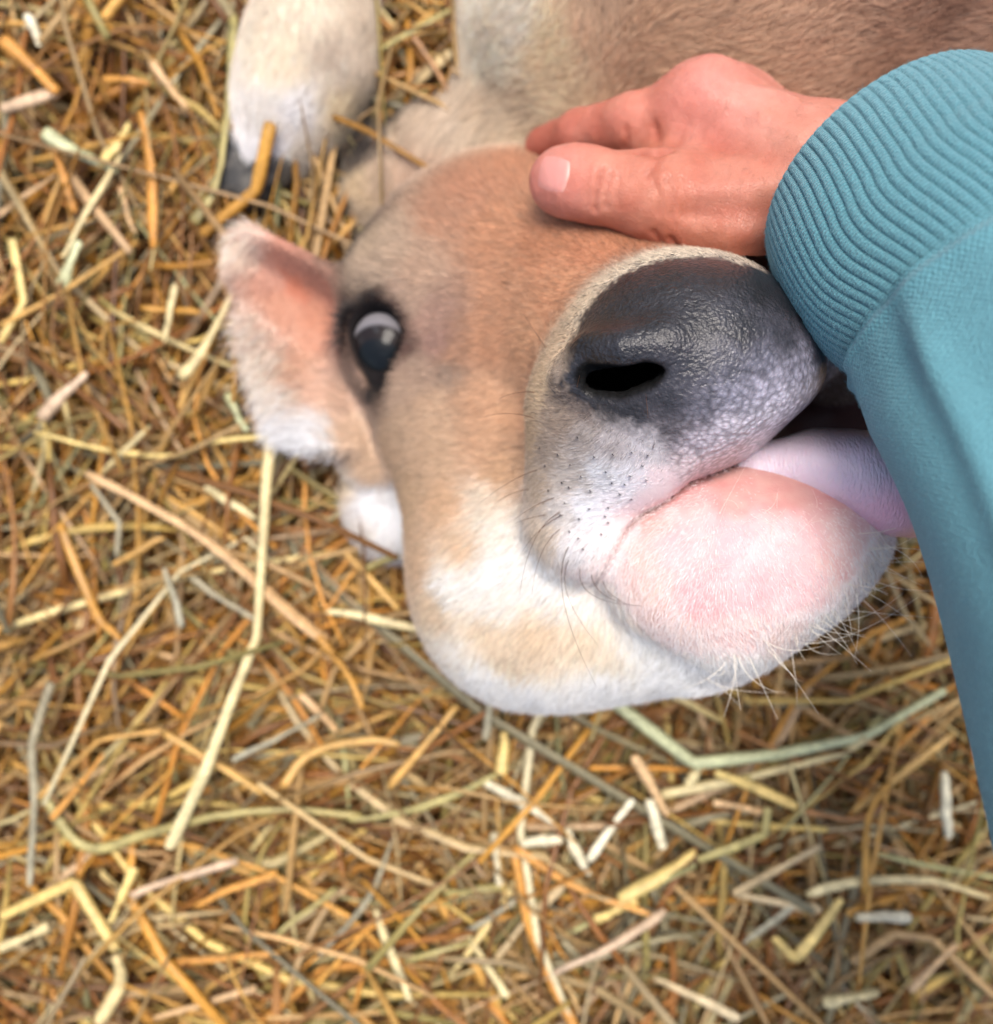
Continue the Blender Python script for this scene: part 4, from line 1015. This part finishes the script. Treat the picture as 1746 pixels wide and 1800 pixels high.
# ------------------------------------------------------------------ stalks that stand out on top of the bedding, one object each
STALKS = [
 ([(487,700),(470,830),(462,960),(452,1120),(412,1220),(360,1360),(298,1492)],20,'pale','longest pale straw stalk, upright and bent near its foot, left of the jaw'),
 ([(150,830),(290,905),(400,980),(520,1090),(572,1130)],22,'peach','long peach straw stalk slanting under the tall pale stalk left of the calf'),
 ([(318,665),(365,605),(418,510)],20,'pale','pale straw with a white cut end pointing down, left of the ear'),
 ([(75,230),(130,265),(205,300)],24,'green','broad pale green straw piece near the upper left corner, left of the hoof'),
 ([(410,30),(400,180),(375,330),(335,395)],18,'olive','long olive straw standing upright just left of the outstretched leg'),
 ([(355,412),(450,335),(476,215)],22,'amber','bent amber straw lying across the dark hoof'),
 ([(60,760),(190,790),(300,800),(370,775),(475,765)],11,'yellow','thin yellow straw curving towards the white tuft of the ear'),
 ([(180,830),(265,745)],11,'pale','short thin pale straw crossing the curved yellow one left of the ear tuft'),
 ([(360,855),(405,882),(450,910)],13,'pale','cream straw joining the tall pale stalk from its left'),
 ([(160,850),(210,920),(205,980)],11,'grey','thin grey straw hooked below the head of the long peach stalk'),
 ([(72,735),(110,690),(152,650)],22,'pink','pinkish straw with a pale end at the left of the pale cut stalk'),
 ([(400,690),(420,725),(442,756)],15,'green','short grey green straw below the ear, left of the white tuft'),
 ([(105,920),(150,1040),(178,1090),(215,1125)],14,'amber','amber straw running down the left edge below the long peach stalk'),
 ([(196,996),(245,972),(290,948)],12,'gold','short golden straw left of the tall pale stalk, pointing up to it'),
 ([(572,1075),(640,1085),(752,1110)],15,'pale','pale straw ending against the back of the calf\'s jaw'),
 ([(572,1075),(600,1040),(630,1000)],9,'orange','thin orange straw rising from the pale one beside the jaw'),
 ([(608,972),(650,1015),(702,1072)],12,'gold','golden straw slanting below the white folded foot'),
 ([(640,1003),(668,988),(702,978)],12,'olive','short olive straw just below the white folded foot'),
 ([(335,1015),(390,1055),(452,1092)],14,'grey','grey straw beside the long peach stalk, left of the tall one'),
 ([(290,1000),(308,1050),(318,1105)],13,'grey','short upright grey straw left of the tall pale stalk'),
 ([(560,1120),(610,1180),(640,1240)],15,'amber','amber straw continuing down from the foot of the peach stalk'),
 ([(90,1200),(57,1310),(60,1420),(50,1560)],16,'grey','long grey olive straw curving down the far left edge'),
 ([(75,1400),(150,1490),(260,1465),(380,1435),(520,1425),(640,1436)],17,'olive','long green yellow straw lying flat across the lower left'),
 ([(0,1612),(130,1550),(205,1670)],18,'yellow','yellow straw folded like a tent near the lower left edge'),
 ([(0,1668),(45,1648),(86,1628)],18,'pale','short pale straw at the lower left edge below the folded yellow one'),
 ([(236,1526),(215,1575),(195,1622)],15,'yellow','short yellow straw beside the fold of the tent shaped one'),
 ([(230,1577),(280,1555),(420,1510)],16,'pink','pinkish straw with a pale blunt end at the lower left'),
 ([(345,1590),(410,1560),(482,1528)],13,'orange','orange straw just below the pinkish one at the lower left'),
 ([(205,1680),(214,1730),(178,1802)],22,'pale','thick pale straw with a knot running off the bottom left'),
 ([(68,1402),(175,1300),(285,1283)],12,'gold','golden bent straw above the flat green yellow stalk on the left'),
 ([(90,1440),(140,1380),(182,1325)],11,'orange','thin orange straw parallel to the golden bent one on the left'),
 ([(285,1285),(370,1335),(464,1392)],13,'gold','golden straw crossing the foot of the tall pale stalk'),
 ([(408,1337),(480,1300),(562,1255)],11,'grey','thin grey straw right of the foot of the tall pale stalk'),
 ([(496,1384),(540,1325),(640,1295),(702,1303)],15,'gold','golden curved straw below the jaw, lower left of the chin'),
 ([(528,1222),(560,1255),(590,1284)],14,'peach','short peach straw below and left of the jaw'),
 ([(560,1682),(640,1590),(690,1480)],12,'grey','thin curved grey straw at the bottom, left of the centre'),
 ([(548,1742),(600,1685),(662,1612)],13,'amber','amber straw next to the curved grey one at the bottom'),
 ([(660,1600),(690,1680),(720,1762)],15,'pale','pale straw slanting down at the bottom, left of the centre'),
 ([(300,1692),(400,1683),(492,1674)],14,'orange','straight orange straw lying level at the bottom left'),
 ([(270,1792),(360,1765),(452,1738)],14,'peach','peach straw near the bottom edge below the level orange one'),
 ([(490,1642),(540,1602),(592,1563)],12,'olive','olive straw above the amber one at the bottom left'),
 ([(848,1374),(910,1410),(976,1446)],16,'white','grey white straw with clean cut ends below the jaw'),
 ([(918,1483),(955,1480),(992,1478)],19,'white','short bright white straw lying level below the jaw'),
 ([(998,1456),(1012,1500),(1036,1542)],17,'white','short white straw touching the level white one, pointing down'),
 ([(1034,1512),(1070,1455),(1108,1403)],15,'white','white straw leaning right, next to the short white pair'),
 ([(1140,1404),(1150,1450),(1161,1497)],17,'white','short blue white straw under the pale crossing stalk below the chin'),
 ([(1113,1328),(1142,1380),(1172,1437)],17,'peach','short peach straw crossing the end of the long pale green stalk'),
 ([(886,1288),(882,1325),(878,1362)],21,'yellow','stubby pale yellow straw standing up below the jaw'),
 ([(872,1362),(780,1405),(700,1430),(620,1440)],14,'olive','olive straw leading left from the stubby yellow one'),
 ([(684,1386),(745,1310),(802,1236)],14,'gold','golden straw leaning right below the corner of the jaw'),
 ([(860,1205),(858,1260),(852,1302)],14,'grey','grey white straw sticking out from beneath the jaw'),
 ([(903,1488),(930,1620),(962,1700),(1012,1802)],19,'orange','long orange straw running down to the bottom edge near the centre'),
 ([(905,1490),(1010,1560),(1150,1612)],14,'orange','orange straw branching right from the top of the long orange one'),
 ([(1088,1582),(1160,1540),(1222,1496)],24,'yellow','thick pale yellow straw, the brightest at the lower right'),
 ([(1046,1618),(1080,1605),(1115,1585)],20,'yellow','stubby yellow straw at the lower end of the thick bright one'),
 ([(818,1638),(855,1695),(896,1755)],16,'pale','pale straw pointing down left of the long orange one'),
 ([(820,1640),(860,1610),(905,1578)],12,'grey','grey straw meeting the pale one in a V left of the orange stalk'),
 ([(868,1692),(930,1620),(1002,1552)],15,'beige','beige straw crossing behind the long orange stalk at the bottom'),
 ([(712,1688),(770,1672),(832,1654)],13,'olive','olive straw below the V shaped pair at the bottom'),
 ([(868,1464),(874,1512),(880,1562)],15,'white','short upright cream white straw left of the top of the orange pair'),
 ([(780,1572),(835,1564),(892,1558)],14,'olive','level olive straw left of the long orange stalk'),
 ([(972,1712),(1080,1660),(1172,1600)],15,'pink','pinkish beige straw rising right from the long orange stalk'),
 ([(1072,1228),(1220,1342),(1370,1325),(1520,1295),(1662,1212)],20,'green','long pale green straw bent in an elbow below the chin'),
 ([(1163,1397),(1300,1370),(1480,1325),(1522,1298)],16,'pale','long pale straw running beneath the green elbow stalk'),
 ([(1208,1382),(1222,1360),(1238,1338)],17,'pale','short pale straw in the elbow of the long green one'),
 ([(1258,1358),(1330,1385),(1402,1418)],17,'yellow','pale yellow straw crossing the long pale one right of the chin elbow'),
 ([(1254,1410),(1300,1418),(1352,1426)],14,'peach','small level peach straw below the crossing pale yellow one'),
 ([(1500,1427),(1590,1360),(1684,1286)],15,'gold','golden straw pointing up to the teal sleeve at the lower right'),
 ([(1350,1420),(1345,1467),(1290,1490),(1228,1512)],15,'olive','olive yellow straw folded downward right of the thick bright one'),
 ([(1522,1572),(1524,1440),(1562,1368)],14,'amber','amber upright straw below the teal sleeve'),
 ([(1418,1428),(1500,1442),(1552,1418)],12,'brown','brown curved straw left of the amber upright one'),
 ([(1660,1356),(1662,1415),(1667,1472)],17,'white','short white upright straw beside the edge of the teal sleeve'),
 ([(1290,1572),(1365,1530),(1442,1488)],15,'beige','beige straw sloping up right of the folded olive one'),
 ([(1290,1572),(1365,1588),(1442,1602)],17,'beige','beige straw sloping down from the same point as its rising twin'),
 ([(1402,1588),(1355,1625),(1308,1662)],15,'grey','pale grey straw under the down sloping beige one'),
 ([(1418,1572),(1500,1550),(1640,1550),(1750,1582)],15,'pale','long pale arched straw near the lower right edge'),
 ([(1490,1606),(1540,1588),(1592,1568)],16,'amber','short amber straw beneath the arched pale one at lower right'),
 ([(1502,1614),(1550,1613),(1602,1616)],20,'white','white level straw under the short amber one at lower right'),
 ([(1360,1648),(1398,1686),(1430,1650),(1480,1580)],20,'yellow','yellow straw folded into a hook at the lower right'),
 ([(1498,1692),(1570,1640),(1640,1650),(1750,1752)],19,'tan','tan straw bent into a roof shape in the lower right corner'),
 ([(1448,1762),(1490,1754),(1542,1744)],20,'pale','thick pale stub near the bottom edge at lower right'),
 ([(1150,1718),(1220,1752),(1302,1792)],16,'beige','beige straw sloping down to the bottom edge right of the centre'),
 ([(1600,1742),(1640,1700),(1682,1658)],12,'peach','thin peach straw crossing the roof shaped tan one'),
 ([(5,70),(60,120),(102,162)],24,'orange','broad orange straw at the top left corner edge'),
 ([(0,192),(50,178),(102,162)],22,'pink','pinkish straw meeting the broad orange one at the left edge'),
 ([(48,25),(62,50),(73,82)],15,'white','small blue white straw piece at the top left'),
 ([(246,196),(264,310),(264,432)],20,'orange','upright orange straw midway between the left edge and the hoof'),
 ([(178,292),(202,258),(228,218)],18,'yellow','yellow straw right of the broad pale green piece'),
 ([(215,270),(160,360),(108,452)],12,'pale','long thin pale straw leaning left beneath the yellow one'),
 ([(108,502),(120,460),(132,420)],19,'green','short grey green straw at the foot of the long thin pale one'),
 ([(0,574),(130,502),(242,428)],14,'gold','golden straw rising from the left edge, level with the ear tip'),
 ([(20,420),(42,530),(0,602)],16,'yellow','yellow bent straw at the left edge, level with the ear'),
 ([(85,240),(108,305),(132,372)],12,'orange','thin orange straw just below the broad pale green piece'),
 ([(268,108),(298,150),(332,192)],15,'peach','peach straw above the upright orange one, left of the leg'),
 ([(180,138),(220,140),(262,146)],14,'orange','level orange straw left of the peach one near the top'),
 ([(214,328),(226,370),(242,412)],12,'peach','small peach straw left of the upright orange one'),
 ([(250,542),(300,543),(352,546)],13,'amber','level amber straw left of the ear'),
 ([(290,602),(300,550),(312,498)],14,'pale','pale upright straw crossing the level amber one'),
 ([(655,92),(720,55),(802,10)],14,'olive','olive straw between the outstretched leg and the brisket'),
 ([(722,58),(765,125),(802,192)],12,'brown','brown straw behind the calf\'s poll, right of the leg'),
]
m_stalk = m_straw
for (pl, wpx, ck, lab) in STALKS:
    zc = 3.7+rng.uniform(-0.2, 0.5)
    if 'across the dark hoof' in lab: zz = [3.6, 4.2, 5.6]
    elif 'longest pale' in lab: zz = [4.6]*len(pl)
    else:
        zz = [zc+rng.normal(0, 0.12) for _ in pl]
    pw = np.array([P(x, y, z) for (x, y), z in zip(pl, zz)])
    fold = any(k in lab for k in ('folded', 'bent', 'elbow', 'roof', 'hook', 'tent'))
    if fold:                              # stalks break at a node: straight runs, short bend
        segs = []
        for a, c_ in zip(pw[:-1], pw[1:]):
            t = np.linspace(0.04, 0.96, 5)[:, None]; segs.append(a*(1-t)+c_*t)
        path = np.vstack([pw[:1]]+segs+[pw[-1:]])
    else:
        path = catmull(pw, 6*(len(pw)-1)+1)
        path = path+np.cumsum(rng.normal(0, 0.00022, path.shape), 0)*np.array([1, 1, .5])
    w_ = R(wpx*0.98, 3.9)
    V, F, Cc = straw_rings(path, w_, rng.choice([.3, .45, .7]), rng.normal(0, 0.3), 6, srgb(PAL[ck])*np.array([.84, .84, .80]), 0.12)
    c0 = path.mean(0); c0[2] = path[:, 2].min()
    o = mesh_from('straw_stalk', V-c0, F, m_stalk, col=Cc)
    o.location = c0
    tag(o, lab, 'straw', 'single stalks lying on top of the straw bed')

# ------------------------------------------------------------------ whiskers, lashes
m_wh, nt, b = new_mat('whisker_hair')
ca = attr(nt, 'Col'); nt.links.new(ca.outputs['Color'], b.inputs['Base Color']); b.inputs['Roughness'].default_value = 0.4
def strand(root, dirs, L, bend, n=9):
    d = np.asarray(dirs, float); d /= np.linalg.norm(d)
    s = np.linspace(0, 1, n)[:, None]
    return root+d*L*s+np.asarray(bend)*L*s*s
wp, wr_, wc = [], [], []
def add_wh(px, py, dpx, L, bend, r, col, dz=0.3):
    q = lift(px, py)
    for _ in range(12):
        if q is not None and q[2] > 0.07: break
        px += (1290-px)*0.04; py += (980-py)*0.04; q = lift(px, py)
    if q is None or q[2] < 0.07: return
    wp.append(strand(q, (dpx[0], -dpx[1], dz), L, (bend[0], -bend[1], rng.normal(0, .15)))); wc.append(srgb(col)*rng.uniform(.8, 1.1))
    wr_.append(r*np.linspace(1, 0.25, 9))
dark, pale_ = (92, 62, 44), (250, 240, 222)
# dark whiskers of the muzzle's near side
for (x, y, dx, dy, L, bx, by) in [(960,612,-.7,-.9,.012,.1,0),(940,690,-1,-.1,.010,0,.3),(938,735,-1,-.3,.014,.0,.3),(925,785,-1,.0,.012,0,.25),(945,826,-1,.3,.015,-.1,.3),(930,860,-1,.1,.010,0,.3),
    (975,875,-1,.3,.012,0,.2),(990,905,-1,.4,.014,.1,.3),(960,905,-1,.15,.009,0,.1),(985,930,-.9,.6,.016,.3,.5),(1000,985,-.6,1,.018,.8,.3),(1020,1000,-.2,1,.018,.9,-.4),(1040,1010,.1,1,.015,.7,-.4),
    (1000,960,-.6,1,.026,.7,.5),(985,900,-1,.5,.02,.3,.6),(1060,1020,.1,.8,.014,.9,-.3),(1010,700,.1,-.6,.006,0,0),(1140,735,-.2,-1,.006,0,0)]:
    add_wh(x, y, (dx, dy), L*1.5, (bx, by), 0.00015, dark, 0.5)
# pale bristles along the chin
for i in range(46):
    t = rng.random()
    x = np.interp(t, [0, .35, .65, 1], [1568, 1530, 1450, 1290])+rng.normal(0, 10)
    y = np.interp(t, [0, .35, .65, 1], [930, 1030, 1120, 1180])+rng.normal(0, 10)
    x -= 18*(1-t*.5); y -= 16
    a = math.radians(np.interp(t, [0, 1], [10, 75])+rng.normal(0, 25))
    add_wh(x, y, (math.cos(a), math.sin(a)), rng.uniform(.008, .026), (rng.normal(0, .4), rng.normal(-.1, .35)), 0.00012, pale_, rng.uniform(-.2, .3))
for (x, y, dx, dy, L, bx, by) in [(1480,1100,1,.1,.026,.1,-.5),(1420,1150,1,.1,.036,.2,-.6),(1400,1160,.2,1,.02,0,.1),(1255,1195,.9,.9,.014,.1,.1),(1240,1190,.5,.5,.02,.9,-.4),(1530,1050,1,-.2,.02,.2,-.2),(1500,1080,1,.1,.024,.3,.0),(1550,990,1,-.1,.02,.3,.1)]:
    add_wh(x, y, (dx, dy), L, (bx, by), 0.00011, pale_, 0)
# short pale hairs curling over the chin and the lips
for i in range(150):
    x, y = rng.uniform(1080, 1500), rng.uniform(890, 1130)
    a = rng.uniform(-2.2, 1.2)
    add_wh(x, y, (math.cos(a), math.sin(a)), rng.uniform(.004, .009), (rng.normal(0, .6), rng.normal(0, .6)), 0.00006, (245, 226, 214), rng.uniform(.3, .8))
# follicle stubs, dark and thick, in the white lip
for (x, y) in [(1020,772),(1045,800),(1078,803),(1110,795),(1130,815),(1062,830),(1022,838),(1000,815),(1042,862),(1075,848),(1100,852),(1065,892),(1090,868),(1112,880),(1035,895),(1052,935),(1078,918),(1020,915),(992,880),(1005,860),(985,845),(960,820),(965,865),(1000,935),(1030,965),(1140,800),(1108,838),(1138,842),(985,795),(955,790),(1068,905),(990,910),(1018,945)]:
    q = lift(x+rng.normal(0, 3), y+rng.normal(0, 3))
    if q is None: continue
    n = np.array([0, 0, 1.0])
    wp.append(strand(q-n*0.0005, n+np.array([-.25, -.2, 0]), 0.0028, (0, 0, 0))); wr_.append(np.linspace(.00066, .00030, 9)); wc.append(srgb((52, 44, 44)))
wh = curves_from('whiskers', np.array(wp), np.array(wr_), np.array(wc), m_wh, calf)
wh['label'] = 'dark whiskers on the muzzle and pale bristles on the chin'
# eyelashes
lp, lr, lcol = [], [], []
for i in range(150):
    t = rng.random()
    x = np.interp(t, [0, .3, .6, 1], [700, 650, 606, 604])+rng.normal(0, 3); y = np.interp(t, [0, .3, .6, 1], [556, 528, 556, 610])+rng.normal(0, 3)
    q = lift(x, y)
    if q is None: continue
    a = np.interp(t, [0, .3, .6, 1], [-60, -100, -170, -215])+rng.normal(0, 10)
    a = math.radians(a)
    lp.append(strand(q, (math.cos(a)*.7, -math.sin(a)*.7, .8), rng.uniform(.005, .011)*(0.6+.6*t), (math.cos(a)*.4, -math.sin(a)*.4, -.5))); lr.append(.00017*np.linspace(1, .2, 9)); lcol.append((.012, .009, .008))
for i in range(30):
    x, y = 652+rng.normal(0, 8), 686+rng.normal(0, 5)
    q = lift(x, y)
    if q is None: continue
    lp.append(strand(q, (rng.normal(-.2, .4), -1, .6), rng.uniform(.003, .006), (-.2, -.1, -.3))); lr.append(.0001*np.linspace(1, .2, 9)); lcol.append((.015, .012, .01))
curves_from('eyelashes', np.array(lp), np.array(lr), np.array(lcol), m_wh, calf)
# black hairs at the lower edge of the ear
lp, lr, lcol = [], [], []
for i in range(140):
    x, y = 575+rng.normal(0, 16), 776+rng.normal(0, 12)
    q = lift(x, y)
    if q is None or q[2] < 0.028: continue
    lp.append(strand(q, (rng.normal(-.5, .3), -1, rng.normal(.2, .2)), rng.uniform(.006, .014), (0, -.1, -.2))); lr.append(.00011*np.linspace(1, .2, 9)); lcol.append(srgb((60, 52, 48)))
if lp: curves_from('ear_tuft', np.array(lp), np.array(lr), np.array(lcol), m_wh, calf)

# fine hairs on the back of the hand, and loose fibres standing off the knit
def strands_on(V, N, sel, n, L, r, lean, col, name, parent, jit):
    ids = rng.choice(np.where(sel)[0], n)
    p0 = V[ids]; nn_ = N[ids]
    t_ = lean+rng.normal(0, jit, (n, 3))
    t_ = unit(t_-(t_*nn_).sum(1, keepdims=True)*nn_)
    l_ = (L*rng.uniform(.5, 1.3, n))[:, None]
    a1 = p0+(nn_*0.45+t_*0.7)*l_*0.5
    a2 = a1+(nn_*0.10+t_*0.9+rng.normal(0, .25, (n, 3)))*l_*0.5
    cc = np.clip(np.array(col)*rng.uniform(.7, 1.3, (n, 1)), 0, .9)
    return curves_from(name, np.stack([p0, a1, a2], 1), np.tile(r*np.array([1, .8, .3]), (n, 1)), cc, m_wh, parent)
hsel = (AV[:, 0] > P(1200, 0, 15)[0]) & (AV[:, 0] < P(1470, 0, 15)[0]) & (AN[:, 2] > 0.2)
strands_on(AV, AN, hsel, 420, 0.005, 0.000028, np.array([-.3, -.8, 0]), srgb((120, 84, 62)), 'hand_hair', person, .35)
for part_, n_ in ((cuff, 9000), (sleeve, 16000)):
    me = part_.data
    v_ = np.empty(len(me.vertices)*3, np.float32); me.vertices.foreach_get('co', v_); v_ = v_.reshape(-1, 3)+np.array(person.location)
    k_ = np.empty(len(me.vertices)*3, np.float32); me.vertex_normals.foreach_get('vector', k_); k_ = k_.reshape(-1, 3)
    if ((v_-v_.mean(0))*k_).sum(1).mean() < 0: k_ = -k_
    strands_on(v_, k_, (k_[:, 2] > -0.35) & (v_[:, 1] > -0.2), n_, 0.0018, 0.000026, np.array([.3, -.5, 0.0]), (0.16, 0.36, 0.41), 'knit_fuzz', person, 1.0)
